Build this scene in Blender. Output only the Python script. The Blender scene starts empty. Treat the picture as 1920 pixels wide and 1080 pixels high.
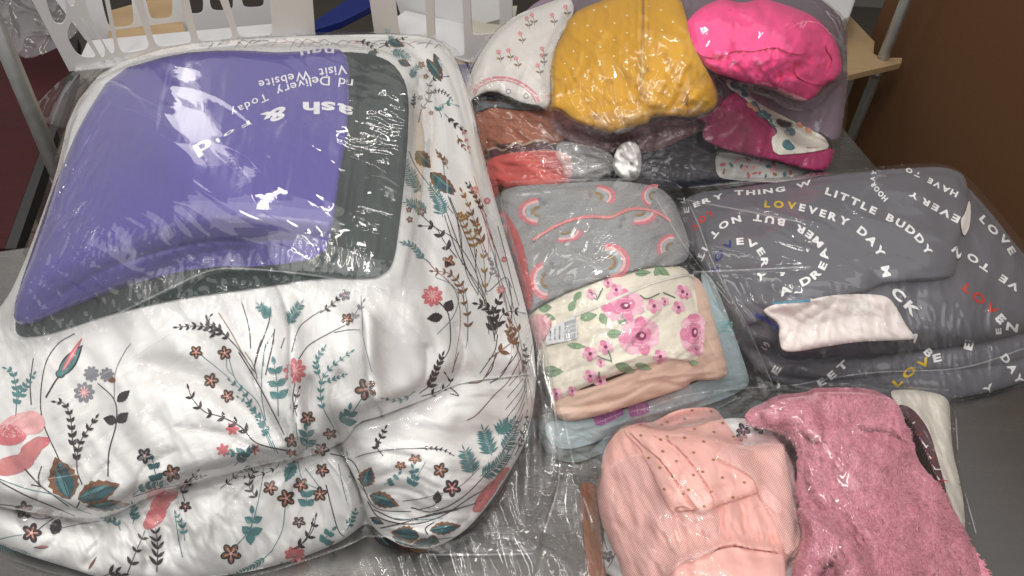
import bpy, math, random
import numpy as np
from mathutils import Vector, Matrix
from mathutils.geometry import tessellate_polygon

SC = bpy.context.scene
COL = SC.collection
random.seed(7)
RNG = np.random.default_rng(7)

# ------------------------------------------------------------------ camera
FPX = 1387.0                      # focal length in pixels of a 1920 wide frame
CAMH = 0.80                       # camera height above the table top
_zc = np.array([104.0, 1578.0, 1387.0]); _zc /= np.linalg.norm(_zc)
_f = np.array([0.0, 0.0, -1.0])
_yc = _f - _f.dot(_zc) * _zc; _yc /= np.linalg.norm(_yc)
_xc = np.cross(_yc, _zc)
RW = np.stack([_xc, _yc, _zc])    # camera vector -> world vector
cam_d = bpy.data.cameras.new("camera")
cam_d.sensor_width = 36.0
cam_d.lens = 36.0 * FPX / 1920.0
cam_d.clip_start = 0.02
cam_d.clip_end = 60
cam = bpy.data.objects.new("camera", cam_d)
COL.objects.link(cam)
cam.matrix_world = Matrix.Translation((0, 0, CAMH)) @ Matrix([list(r) for r in RW]).to_4x4()
SC.camera = cam

# ------------------------------------------------------------------ world, lamps, exposure
world = bpy.data.worlds.new("World"); SC.world = world
world.use_nodes = True
bgn = world.node_tree.nodes["Background"]
bgn.inputs[0].default_value = (0.80, 0.78, 0.76, 1)
bgn.inputs[1].default_value = 0.36

def lamp(name, loc, size, size_y, power, aim, color=(1, 0.96, 0.90)):
    d = bpy.data.lights.new(name, 'AREA')
    d.shape = 'RECTANGLE'; d.size = size; d.size_y = size_y
    d.energy = power; d.color = color
    o = bpy.data.objects.new(name, d); COL.objects.link(o)
    o.location = loc
    o.rotation_euler = (Vector(aim) - Vector(loc)).to_track_quat('-Z', 'Y').to_euler()
    return o
lamp("ceiling_tube_lamp", (-0.6, 0.55, 2.3), 0.10, 1.2, 10, (-0.6, 0.55, 0))
lamp("ceiling_tube_lamp", (0.15, 0.55, 2.3), 0.10, 1.2, 10, (0.15, 0.55, 0))
o_ = lamp("ceiling_strip_lamp", (-1.85, 2.65, 2.1), 0.45, 2.7, 11, (-1.85, 2.65, 0)); o_.rotation_euler = (0, 0, math.radians(33))
lamp("added_fill_lamp", (0.0, -1.2, 2.45), 5.0, 3.8, 68, (0.0, -1.2, 0), (1, 0.98, 0.95))  # added broad fill in place of a bright ceiling, not a fixture
lamp("ceiling_tube_lamp", (0.15, 3.0, 2.3), 1.1, 0.07, 6, (0.15, 3.0, 0))  # extra tube, added for more highlights on the clear film
SC.view_settings.view_transform = 'Standard'
SC.view_settings.look = 'None'
SC.view_settings.exposure = 0.53
SC.view_settings.gamma = 1.0
SC.cycles.use_denoising = True
SC.cycles.max_bounces = 10
SC.cycles.diffuse_bounces = 3
SC.cycles.glossy_bounces = 4
SC.cycles.transmission_bounces = 6
SC.cycles.transparent_max_bounces = 24
SC.cycles.caustics_reflective = False
SC.cycles.caustics_refractive = False
SC.cycles.sample_clamp_indirect = 4

# ------------------------------------------------------------------ maths
def rays(u, v):
    u = np.asarray(u, float); v = np.asarray(v, float)
    dc = np.stack([(u - 960) / FPX, -(v - 540) / FPX, -np.ones_like(u)], -1)
    return dc @ RW.T
CAM = np.array([0, 0, CAMH])
def t_of_z(u, v, z):
    d = rays(u, v)
    dz = np.minimum(d[..., 2], -0.08)
    return (z - CAMH) / dz
def pt(u, v, t):
    return CAM + rays(u, v) * np.asarray(t)[..., None]
def at(u, v, z=0.0):
    """where the sight line through (u, v) meets the level z"""
    return pt(u, v, t_of_z(u, v, z))

def _hash(ix, iy, seed):
    h = (ix.astype(np.int64) * 374761393 + iy.astype(np.int64) * 668265263 + seed * 974634777) & 0xffffffff
    h = ((h ^ (h >> 13)) * 1274126177) & 0xffffffff
    return ((h ^ (h >> 16)) & 0xffff) / 65535.0
def noise(x, y, seed=0):
    """gradient noise, about -1..1"""
    x = np.asarray(x, float); y = np.asarray(y, float)
    ix = np.floor(x); iy = np.floor(y); fx = x - ix; fy = y - iy
    def g(dx, dy):
        a = _hash(ix + dx, iy + dy, seed) * 2 * math.pi
        return np.cos(a) * (fx - dx) + np.sin(a) * (fy - dy)
    sx = fx * fx * fx * (fx * (fx * 6 - 15) + 10); sy = fy * fy * fy * (fy * (fy * 6 - 15) + 10)
    a = g(0, 0) * (1 - sx) + g(1, 0) * sx
    b = g(0, 1) * (1 - sx) + g(1, 1) * sx
    return (a * (1 - sy) + b * sy) * 1.5
def fbm(x, y, seed=0, o=3):
    s = 0; a = 1.0
    for k in range(o):
        s = s + a * noise(x * 2 ** k, y * 2 ** k, seed + k * 17); a *= 0.5
    return s
def ridge(x, y, seed=0, p=4):
    return np.clip(1 - np.abs(noise(x, y, seed)) * 1.6, 0, 1) ** p
def folds(amp, wl, ang, stretch=4.0, seed=0, warp=0.5, kind='soft'):
    """fold field: stretched noise; wl = wavelength across in px, ang = direction the folds run, degrees"""
    ca, sa = math.cos(math.radians(ang)), math.sin(math.radians(ang))
    if kind == 'r': wl = wl * 1.5
    def f(u, v):
        a = (u * ca + v * sa) / (wl * stretch); b = (-u * sa + v * ca) / wl
        b = b + warp * noise(u / (wl * 3), v / (wl * 3), seed + 5)
        if kind == 'soft': return 1.5 * amp * fbm(a, b, seed, 2)
        return amp * ridge(a, b, seed, 3)
    return f

def seg_dist(U, V, P, closed=True):
    """distance, nearest point and side sign to a polyline; U, V flat"""
    P = np.asarray(P, float)
    A = P if closed else P[:-1]
    B = np.roll(P, -1, 0) if closed else P[1:]
    n = len(A)
    best = np.full(U.shape, 1e18); nx = np.zeros_like(U); ny = np.zeros_like(U); side = np.ones_like(U); par = np.zeros_like(U)
    for i in range(n):
        dx, dy = B[i] - A[i]; L = dx * dx + dy * dy
        if L < 1e-9: continue
        t = np.clip(((U - A[i, 0]) * dx + (V - A[i, 1]) * dy) / L, 0, 1)
        px = A[i, 0] + t * dx; py = A[i, 1] + t * dy
        d = (U - px) ** 2 + (V - py) ** 2
        m = d < best
        best[m] = d[m]; nx[m] = px[m]; ny[m] = py[m]; par[m] = (i + t[m]) / n
        if not closed:
            cr = (V - A[i, 1]) * dx - (U - A[i, 0]) * dy
            side[m] = np.where(cr[m] >= 0, 1, -1)      # +1 = right-hand side on screen when walking the line
    return np.sqrt(best), nx, ny, side, par
def inside(U, V, P):
    P = np.asarray(P, float); c = np.zeros(U.shape, bool)
    x1, y1 = P[:, 0], P[:, 1]; x2, y2 = np.roll(x1, -1), np.roll(y1, -1)
    for i in range(len(P)):
        if y1[i] == y2[i]: continue
        m = ((y1[i] > V) != (y2[i] > V)) & (U < (x2[i] - x1[i]) * (V - y1[i]) / (y2[i] - y1[i]) + x1[i])
        c ^= m
    return c
def chaikin(P, n=2, closed=True):
    P = np.asarray(P, float)
    for _ in range(n):
        if closed:
            Q = np.roll(P, -1, 0)
            P = np.stack([P * .78 + Q * .22, P * .22 + Q * .78], 1).reshape(-1, 2)
        else:
            A, B = P[:-1], P[1:]
            M = np.stack([A * .75 + B * .25, A * .25 + B * .75], 1).reshape(-1, 2)
            P = np.concatenate([P[:1], M, P[-1:]])
    return P
def crom(P, n=8):
    P = np.asarray(P, float)
    if len(P) < 3: 
        t = np.linspace(0, 1, n + 1)[:, None]; return P[0] * (1 - t) + P[-1] * t
    Q = np.concatenate([[2 * P[0] - P[1]], P, [2 * P[-1] - P[-2]]])
    out = []
    for i in range(1, len(Q) - 2):
        for k in range(n):
            t = k / n
            out.append(0.5 * ((2 * Q[i]) + (-Q[i-1] + Q[i+1]) * t + (2*Q[i-1] - 5*Q[i] + 4*Q[i+1] - Q[i+2]) * t*t + (-Q[i-1] + 3*Q[i] - 3*Q[i+1] + Q[i+2]) * t**3))
    out.append(P[-1])
    return np.array(out)
def tps(pts):
    """thin plate through (u, v, z) points -> function z(u, v)"""
    p = np.asarray(pts, float); X = p[:, :2] / 500.0; n = len(p)
    if n < 3:
        z0 = p[:, 2].mean(); return lambda u, v: np.full(np.shape(u), z0)
    def k(r2): return 0.5 * r2 * np.log(r2 + 1e-9)
    K = k(((X[:, None] - X[None]) ** 2).sum(-1)) + np.eye(n) * 1e-3
    Pm = np.c_[np.ones(n), X]
    M = np.zeros((n + 3, n + 3)); M[:n, :n] = K; M[:n, n:] = Pm; M[n:, :n] = Pm.T
    w = np.linalg.solve(M + np.diag([0]*n + [1e-9]*3), np.r_[p[:, 2], 0, 0, 0])
    def f(u, v):
        x = np.asarray(u, float) / 500; y = np.asarray(v, float) / 500
        s = w[n] + w[n+1] * x + w[n+2] * y
        for i in range(n):
            s = s + w[i] * k((x - X[i, 0]) ** 2 + (y - X[i, 1]) ** 2)
        return s
    return f

# ------------------------------------------------------------------ objects and properties
def prop(o, label=None, cat=None, group=None, kind=None):
    if label: o['label'] = label
    if cat: o['category'] = cat
    if group: o['group'] = group
    if kind: o['kind'] = kind
    return o
def empty(name, loc, label, cat, group=None):
    o = bpy.data.objects.new(name, None); COL.objects.link(o)
    o.location = Vector([float(c) for c in loc]); o.empty_display_size = 0.05
    return prop(o, label, cat, group)
def link(name, me, mats, parent=None, kind=None):
    for m in (mats if isinstance(mats, (list, tuple)) else [mats]): me.materials.append(m)
    o = bpy.data.objects.new(name, me); COL.objects.link(o)
    if parent is not None:
        o.parent = parent
        o.matrix_parent_inverse = Matrix.Translation(-parent.location)
    if kind: o['kind'] = kind
    return o
def mesh_np(name, verts, quads=None, tris=None, uv=None, smooth=True, mi=None):
    me = bpy.data.meshes.new(name)
    nq = 0 if quads is None else len(quads); nt = 0 if tris is None else len(tris)
    me.vertices.add(len(verts)); me.vertices.foreach_set("co", np.asarray(verts, np.float32).ravel())
    li = []
    if nq: li.append(np.asarray(quads, np.int32).ravel())
    if nt: li.append(np.asarray(tris, np.int32).ravel())
    li = np.concatenate(li)
    me.loops.add(len(li)); me.loops.foreach_set("vertex_index", li)
    me.polygons.add(nq + nt)
    st = np.concatenate([np.arange(nq) * 4, nq * 4 + np.arange(nt) * 3]).astype(np.int32)
    me.polygons.foreach_set("loop_start", st)
    if smooth: me.polygons.foreach_set("use_smooth", np.ones(nq + nt, bool))
    if mi is not None: me.polygons.foreach_set("material_index", np.asarray(mi, np.int32))
    if uv is not None:
        l = me.uv_layers.new(name="UVMap")
        l.data.foreach_set("uv", np.asarray(uv, np.float32)[li].ravel())
    me.update(calc_edges=True)
    me.validate()
    return me

# ------------------------------------------------------------------ depth grid: what already stands where
S = 3
U0, V0, NU, NV = -270, -270, 821, 581
GU, GV = np.meshgrid(U0 + S * np.arange(NU), V0 + S * np.arange(NV))
BUF = t_of_z(GU, GV, 0.0)
BUF = np.minimum(BUF, 3.0)
def samp(B, u, v):
    x = np.clip((np.asarray(u, float) - U0) / S, 0, NU - 1.001); y = np.clip((np.asarray(v, float) - V0) / S, 0, NV - 1.001)
    i = x.astype(int); j = y.astype(int); fx = x - i; fy = y - j
    return (B[j, i] * (1-fx) + B[j, i+1] * fx) * (1-fy) + (B[j+1, i] * (1-fx) + B[j+1, i+1] * fx) * fy
def blur(B, k, it=2):
    if k < 1: return B
    for _ in range(it):
        for ax in (0, 1):
            P = np.pad(B, [(k, k) if a == ax else (0, 0) for a in (0, 1)], mode='edge')
            c = np.cumsum(P, ax); c = np.concatenate([np.zeros_like(np.take(c, [0], ax)), c], ax)
            n = B.shape[ax]
            B = (np.take(c, range(2*k+1, 2*k+1+n), ax) - np.take(c, range(0, n), ax)) / (2*k+1)
    return B
def minf(B, k):
    for ax in (0, 1):
        P = np.pad(B, [(k, k) if a == ax else (0, 0) for a in (0, 1)], mode='edge'); n = B.shape[ax]
        R = B
        for s in range(2*k+1): R = np.minimum(R, np.take(P, range(s, s+n), ax))
        B = R
    return B

class Sheet: pass
def relief(name, outline, mat, parent=None, zpts=None, drape=None, push=(30, 0.02), marks=(), fields=(), smooth=2,
           skirt=0.06, base=0.0, write=True, minfilt=0, kind=None, clamp=None, cast=True, thin=False):
    """A soft body whose rim is OUTLINE (source pixels). Its level above the table is ZPTS (u, v, z), or it is draped
    over what already stands (drape=(gap, blur)). push: how far the rim rounds away. marks: creases (kind, polyline, width, metres).
    fields: functions of (u, v) that lift the surface, metres towards the viewer."""
    global BUF
    P = chaikin(outline, smooth) if smooth else np.asarray(outline, float)
    j0 = max(0, int((P[:, 1].min() - V0) / S) - 2); j1 = min(NV, int((P[:, 1].max() - V0) / S) + 4)
    i0 = max(0, int((P[:, 0].min() - U0) / S) - 2); i1 = min(NU, int((P[:, 0].max() - U0) / S) + 4)
    U = GU[j0:j1, i0:i1].astype(float); V = GV[j0:j1, i0:i1].astype(float); sh = U.shape
    uf, vf = U.ravel().copy(), V.ravel().copy()
    d, nx, ny, _, _ = seg_dist(uf, vf, P)
    ins = inside(uf, vf, P)
    sd = np.where(ins, d, -d)
    valid = sd > -S * 1.01
    mv = valid & (sd < 0.35 * S) 
    mv &= (~ins) | (d < 0.3 * S)
    uf[mv] = nx[mv]; vf[mv] = ny[mv]
    sdc = np.where(mv, 0, np.maximum(sd, 0))
    zf = tps(zpts) if zpts is not None else None
    BC = blur(minf(BUF, 1), 1, 1) if clamp is None else minf(BUF, 1)
    if drape is not None:
        B = minf(BUF, minfilt) if minfilt else BUF
        B = blur(B, drape[1])
    def T(u, v, sd):
        if zf is not None:
            t = t_of_z(u, v, zf(u, v))
            if drape is not None: t = np.minimum(t, samp(B, u, v) - drape[0])
        else:
            t = samp(B, u, v) - drape[0]
        if push[1]:
            q = 1 - np.clip(sd / push[0], 0, 1)
            t = t + 0.55 * push[1] * (1 - np.sqrt(np.clip(1 - q * q, 0, 1)))
        for f in fields: t = t - f(u, v)
        for mk in marks:
            kd, line, w, a = mk[:4]
            L = crom(line, 6)
            dd, _, _, side, par = seg_dist(np.ravel(u).astype(float), np.ravel(v).astype(float), L, closed=False)
            dd = dd.reshape(np.shape(u)); side = side.reshape(np.shape(u)); par = par.reshape(np.shape(u))
            fade = np.clip(np.minimum(par, 1 - par) / 0.12, 0, 1) if (len(mk) < 5 or mk[4]) else 1.0
            fade = fade * fade * (3 - 2 * fade) if not np.isscalar(fade) else fade
            if kd == 'valley': t = t + 1.35 * a * fade * np.exp(-dd / w)
            elif kd == 'soft': t = t + a * fade * np.exp(-(dd / w) ** 2)
            elif kd == 'ridge': t = t - 1.4 * a * fade * np.exp(-dd / w)
            elif kd == 'step':                       # right-hand side lies on top and rolls over the line
                x = np.clip(dd / w, 0, 1)
                on = a * np.sqrt(np.clip(1 - (1 - np.clip(dd / (0.35 * w), 0, 1)) ** 2, 0, 1)) * (1 - x) ** 1.5
                t = t - 1.5 * fade * np.where(side > 0, on, -0.45 * a * np.exp(-dd / (0.4 * w)))
            elif kd == 'drop': t = t + fade * np.where(side > 0, a * (np.sqrt(1 + (dd / w) ** 2) - 1), 0)
        t = np.minimum(t, samp(BC, u, v) - (clamp if clamp is not None else 0.0015))
        return t
    idx = np.full(uf.shape, -1, np.int64)
    vi = np.nonzero(valid)[0]
    t = np.full(uf.shape, np.nan)
    t[vi] = T(uf[vi], vf[vi], sdc[vi])
    insd = (sd > 0).reshape(sh); val2 = valid.reshape(sh)
    allv = val2[:-1, :-1] & val2[1:, :-1] & val2[:-1, 1:] & val2[1:, 1:]
    anyi = insd[:-1, :-1] | insd[1:, :-1] | insd[:-1, 1:] | insd[1:, 1:]
    jj, ii = np.nonzero(allv & anyi)
    W = sh[1]
    q = np.stack([jj * W + ii, (jj + 1) * W + ii, (jj + 1) * W + ii + 1, jj * W + ii + 1], 1)
    used = np.unique(q); idx[used] = np.arange(len(used))
    verts = pt(uf[used], vf[used], t[used]); uv = np.stack([uf[used] / 100, -vf[used] / 100], 1)
    quads = idx[q]
    if skirt and not thin:
        # resample rim, run it back along the sight lines and a little inwards: the turned-under side of the cloth
        L = np.r_[0, np.cumsum(np.hypot(*(np.roll(P, -1, 0) - P).T))]
        n = max(24, int(L[-1] / 8)); s = np.linspace(0, L[-1], n, endpoint=False)
        Pc = np.r_[P, P[:1]]
        ru = np.interp(s, L, Pc[:, 0]); rv = np.interp(s, L, Pc[:, 1])
        rt = T(ru, rv, np.zeros(n)); cu, cv = ru.mean(), rv.mean()
        tmax = t_of_z(ru, rv, base)
        rings = [pt(ru, rv, rt)]; uvs = [np.stack([ru/100, -rv/100], 1)]
        for k, (fr, inn) in enumerate(((0.35, 0.5), (1.0, 3.0))):
            tt = np.maximum(np.minimum(rt + skirt * fr, tmax), rt + 0.002)
            dx, dy = cu - ru, cv - rv; dl = np.hypot(dx, dy) + 1e-6
            uu, vv = ru + dx / dl * inn, rv + dy / dl * inn
            rings.append(pt(uu, vv, tt)); uvs.append(np.stack([uu/100, -vv/100], 1))
        b = len(verts); verts = np.concatenate([verts] + rings); uv = np.concatenate([uv] + uvs)
        a0 = np.arange(n); a1 = (a0 + 1) % n
        qs = [np.stack([b + r*n + a0, b + r*n + a1, b + (r+1)*n + a1, b + (r+1)*n + a0], 1) for r in range(2)]
        quads = np.concatenate([quads] + qs)
    org = np.array(parent.location) if parent is not None else np.zeros(3)
    me = mesh_np(name, verts, quads=quads, uv=uv)
    o = link(name, me, mat, parent, kind)
    # record
    s_ = Sheet(); s_.obj = o; s_.P = P; s_.T = T
    full = np.full((NV, NU), np.nan); tt2 = t.reshape(sh).copy(); full[j0:j1, i0:i1] = tt2
    # spread outwards a little so that print near the rim still finds the surface
    for _ in range(3):
        m = np.isnan(full)
        if not m.any(): break
        Pd = np.pad(full, 1, constant_values=np.nan)
        nb = np.stack([Pd[1+a:1+a+NV, 1+b_:1+b_+NU] for a in (-1, 0, 1) for b_ in (-1, 0, 1) if (a or b_)])
        cnt = (~np.isnan(nb)).sum(0); sm = np.nansum(nb, 0)
        full = np.where(m & (cnt > 0), sm / np.maximum(cnt, 1), full)
    s_.grid = full
    if write:
        m = np.zeros((NV, NU), bool); m[j0:j1, i0:i1] = insd
        BUF = np.where(m, np.minimum(full, BUF), BUF)
    return s_

# ------------------------------------------------------------------ flat print that follows a sheet
class Print:
    """collects flat shapes in the sheet's plane and lays them on its surface"""
    def __init__(s, sheet, off=0.0007, lim=8.0):
        s.sh = sheet; s.V = []; s.F = []; s.M = []; s.mats = []; s.n = 0; s.off = off; s.lim = lim; s.k = 0
    def mi(s, m):
        if m not in s.mats: s.mats.append(m)
        return s.mats.index(m)
    def tris(s, pts, tr, m, layer=0):
        pts = np.asarray(pts, float); tr = np.asarray(tr, int)
        for _ in range(6):
            e = np.stack([np.hypot(*(pts[tr[:, a]] - pts[tr[:, b]]).T) for a, b in ((0, 1), (1, 2), (2, 0))], 1)
            if e.max() <= s.lim: break
            # split every edge that is too long, conforming
            cache = {}; new = []; P = list(map(tuple, pts))
            def mid(a, b):
                k = (a, b) if a < b else (b, a)
                if k not in cache:
                    cache[k] = len(P); P.append(((P[a][0]+P[b][0])/2, (P[a][1]+P[b][1])/2))
                return cache[k]
            for t, ee in zip(tr.tolist(), (e > s.lim).tolist()):
                a, b, c = t; f = sum(ee)
                if f == 0: new.append((a, b, c)); continue
                m0 = mid(a, b) if ee[0] else None; m1 = mid(b, c) if ee[1] else None; m2 = mid(c, a) if ee[2] else None
                if f == 3: new += [(a, m0, m2), (m0, b, m1), (m2, m1, c), (m0, m1, m2)]
                elif f == 1:
                    if ee[0]: new += [(a, m0, c), (m0, b, c)]
                    elif ee[1]: new += [(a, b, m1), (a, m1, c)]
                    else: new += [(a, b, m2), (m2, b, c)]
                else:
                    if not ee[0]: new += [(a, b, m1), (a, m1, m2), (m2, m1, c)]
                    elif not ee[1]: new += [(a, m0, m2), (m0, b, c), (m0, c, m2)]
                    else: new += [(m0, b, m1), (a, m0, m1), (a, m1, c)]
            pts = np.array(P); tr = np.array(new)
        t = samp(s.sh.grid, pts[:, 0], pts[:, 1])
        ok = ~np.isnan(t)
        # stay inside the sheet's rim
        tr = tr[ok[tr].all(1)]
        if not len(tr): return
        sp = t[tr]; tr = tr[(sp.max(1) - sp.min(1)) < 0.018]       # nothing hangs across a drop
        if not len(tr): return
        s.k += 1
        t = np.where(ok, t, 1.0) - s.off - layer * 0.00022 - (s.k % 7) * 0.00002
        s.V.append(pt(pts[:, 0], pts[:, 1], t)); s.F.append(tr + s.n); s.n += len(pts)
        s.M += [s.mi(m)] * len(tr)
    def poly(s, pts, m, layer=0):
        pts = np.asarray(pts, float)
        tr = tessellate_polygon([[Vector((p[0], p[1], 0)) for p in pts]])
        if tr: s.tris(pts, tr, m, layer)
    def stroke(s, pts, w, m, w2=None, layer=0, n=6):
        C = crom(pts, n); d = np.gradient(C, axis=0); l = np.hypot(d[:, 0], d[:, 1]) + 1e-9
        nn = np.stack([-d[:, 1] / l, d[:, 0] / l], 1); k = len(C)
        ww = np.linspace(w, w if w2 is None else w2, k)[:, None] / 2
        pts2 = np.concatenate([C + nn * ww, C - nn * ww])
        tr = []
        for i in range(k - 1): tr += [(i, i + 1, k + i), (i + 1, k + i + 1, k + i)]
        s.tris(pts2, tr, m, layer)
    def ell(s, x, y, a, b, ang, m, layer=0, n=14):
        t = np.linspace(0, 2*math.pi, n, endpoint=False); c, q = math.cos(ang), math.sin(ang)
        s.poly(np.stack([x + a*np.cos(t)*c - b*np.sin(t)*q, y + a*np.cos(t)*q + b*np.sin(t)*c], 1), m, layer)
    def leaf(s, x, y, L, w, ang, m, layer=0, teeth=0):
        """pointed leaf starting at x, y"""
        t = np.linspace(0, 1, 9 if not teeth else 13); prof = np.sin(np.pi * t ** 0.8) * w / 2
        if teeth: prof = prof * (1 + 0.22 * (np.arange(len(t)) % 2))
        up = np.stack([t * L, prof], 1); dn = np.stack([t[::-1] * L, -prof[::-1]], 1)[1:-1]
        Q = np.concatenate([up, dn]); c, q = math.cos(ang), math.sin(ang)
        s.poly(np.stack([x + Q[:, 0]*c - Q[:, 1]*q, y + Q[:, 0]*q + Q[:, 1]*c], 1), m, layer)
    def glyph(s, ch, x, y, size, ang, m, sx=1.0, layer=0, bold=0.0, slant=0.0, ysc=1.0):
        g = glyph_mesh(ch, bold)
        if g is None: return
        gv, gt, w = g
        gx = (gv[:, 0] - w / 2 + slant * gv[:, 1]) * size * sx; gy = -(gv[:, 1] - 0.36) * size * ysc
        c, q = math.cos(ang), math.sin(ang)
        s.tris(np.stack([x + gx*c - gy*q, y + gx*q + gy*c], 1), gt, m, layer)
    def text(s, string, path, size, m, sx=1.05, gap=0.12, mats=None, bold=0.012, fit=True, size2=None, ysc=1.0):
        C = crom(path, 10); L = np.r_[0, np.cumsum(np.hypot(*np.diff(C, axis=0).T))]
        size2 = size2 or size
        adv = []
        for ch in string:
            g = glyph_mesh(ch, bold) if ch != ' ' else None
            adv.append((0.45 if g is None else g[2] * sx) + gap)
        tot = sum(adv); k = L[-1] / tot
        sx = sx * min(1.7, max(.6, k / ((size + size2) / 2)))
        pos = 0
        for i, ch in enumerate(string):
            c = (pos + adv[i] / 2) * k; pos += adv[i]
            if ch == ' ' or c > L[-1]: continue
            x = np.interp(c, L, C[:, 0]); y = np.interp(c, L, C[:, 1])
            c2 = min(c + 4, L[-1]); c1 = max(c - 4, 0)
            a = math.atan2(np.interp(c2, L, C[:, 1]) - np.interp(c1, L, C[:, 1]), np.interp(c2, L, C[:, 0]) - np.interp(c1, L, C[:, 0]))
            sz = size + (size2 - size) * i / max(1, len(string) - 1)
            s.glyph(ch, x, y, sz, a, (mats[i] if mats else m), sx, 0, bold, 0, ysc)
    def build(s, name, parent):
        if not s.V: return None
        me = mesh_np(name, np.concatenate(s.V), tris=np.concatenate(s.F), mi=s.M)
        return link(name, me, s.mats, parent, 'stuff' if s.k > 1 else None)
_GL = {}
def glyph_mesh(ch, bold=0.0):
    k = (ch, bold)
    if k in _GL: return _GL[k]
    cu = bpy.data.curves.new('glyph', 'FONT'); cu.body = ch; cu.size = 1.0; cu.offset = bold; cu.resolution_u = 3
    cu.fill_mode = 'FRONT'
    o = bpy.data.objects.new('glyph', cu); COL.objects.link(o)
    dg = bpy.context.evaluated_depsgraph_get(); ev = o.evaluated_get(dg); me = ev.to_mesh()
    r = None
    if len(me.polygons):
        me.calc_loop_triangles()
        v = np.array([x.co[:2] for x in me.vertices]); t = np.array([list(x.vertices) for x in me.loop_triangles])
        v[:, 0] -= v[:, 0].min(); r = (v, t, v[:, 0].max())
    ev.to_mesh_clear(); bpy.data.objects.remove(o); bpy.data.curves.remove(cu)
    _GL[k] = r
    return r

# ------------------------------------------------------------------ materials
def nt(name):
    m = bpy.data.materials.new(name); m.use_nodes = True
    t = m.node_tree; t.nodes.clear()
    out = t.nodes.new('ShaderNodeOutputMaterial')
    return m, t, out
def N(t, typ, **kw):
    n = t.nodes.new(typ)
    for k, v in kw.items():
        if k in n.inputs: n.inputs[k].default_value = v
        else: setattr(n, k, v)
    return n
def rgb(c, k=1.0): return (c[0]*k, c[1]*k, c[2]*k, 1)
def cloth(name, c, rough=0.85, var=0.12, weave=900, wb=0.25, crumple=14, cb=0.15, sheen=0.03, heather=None, metal=0, spec=0.3, stretch=(1, 1, 1), coord='UV', trans=0):
    m, t, out = nt(name)
    b = N(t, 'ShaderNodeBsdfPrincipled', Roughness=rough); b.inputs['Specular IOR Level'].default_value = spec
    b.inputs['Sheen Weight'].default_value = sheen; b.inputs['Sheen Roughness'].default_value = 0.4
    tc = N(t, 'ShaderNodeTexCoord'); mp = N(t, 'ShaderNodeMapping'); mp.inputs['Scale'].default_value = stretch
    t.links.new(tc.outputs['UV' if coord == 'UV' else 'Object'], mp.inputs['Vector'])
    n1 = N(t, 'ShaderNodeTexNoise', Scale=crumple / 14.0 * 1.2, Detail=5.0, Roughness=0.6)
    n2 = N(t, 'ShaderNodeTexNoise', Scale=weave / 20.0, Detail=2.0)
    for n in (n1, n2): t.links.new(mp.outputs[0], n.inputs['Vector'])
    r = N(t, 'ShaderNodeMapRange'); r.inputs['To Min'].default_value = 1 - var; r.inputs['To Max'].default_value = 1 + var
    t.links.new((n2 if heather else n1).outputs['Fac'], r.inputs['Value'])
    mx = N(t, 'ShaderNodeVectorMath', operation='SCALE'); mx.inputs[0].default_value = c[:3]
    t.links.new(r.outputs[0], mx.inputs['Scale'])
    src = mx.outputs[0]
    if heather:
        rp = N(t, 'ShaderNodeValToRGB'); rp.color_ramp.elements[0].position = .35; rp.color_ramp.elements[1].position = .65
        rp.color_ramp.elements[0].color = rgb(c); rp.color_ramp.elements[1].color = rgb(heather)
        t.links.new(n2.outputs['Fac'], rp.inputs[0]); src = rp.outputs[0]
    t.links.new(src, b.inputs['Base Color'])
    b1 = N(t, 'ShaderNodeBump', Strength=cb, Distance=0.004); b2 = N(t, 'ShaderNodeBump', Strength=wb, Distance=0.0008)
    t.links.new(n1.outputs['Fac'], b1.inputs['Height']); t.links.new(n2.outputs['Fac'], b2.inputs['Height'])
    t.links.new(b1.outputs[0], b2.inputs['Normal']); t.links.new(b2.outputs[0], b.inputs['Normal'])
    t.links.new(b.outputs[0], out.inputs[0])
    return m
def ink(name, c, rough=0.85):
    m, t, out = nt(name)
    b = N(t, 'ShaderNodeBsdfPrincipled', Roughness=rough); b.inputs['Specular IOR Level'].default_value = 0.2
    tc = N(t, 'ShaderNodeTexCoord'); n = N(t, 'ShaderNodeTexNoise', Scale=120.0, Detail=3.0)
    t.links.new(tc.outputs['Object'], n.inputs['Vector'])
    r = N(t, 'ShaderNodeMapRange'); r.inputs['To Min'].default_value = .75; r.inputs['To Max'].default_value = 1.25
    mx = N(t, 'ShaderNodeVectorMath', operation='SCALE'); mx.inputs[0].default_value = c[:3]
    t.links.new(n.outputs['Fac'], r.inputs['Value']); t.links.new(r.outputs[0], mx.inputs['Scale'])
    t.links.new(mx.outputs[0], b.inputs['Base Color']); t.links.new(b.outputs[0], out.inputs[0])
    return m
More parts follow.
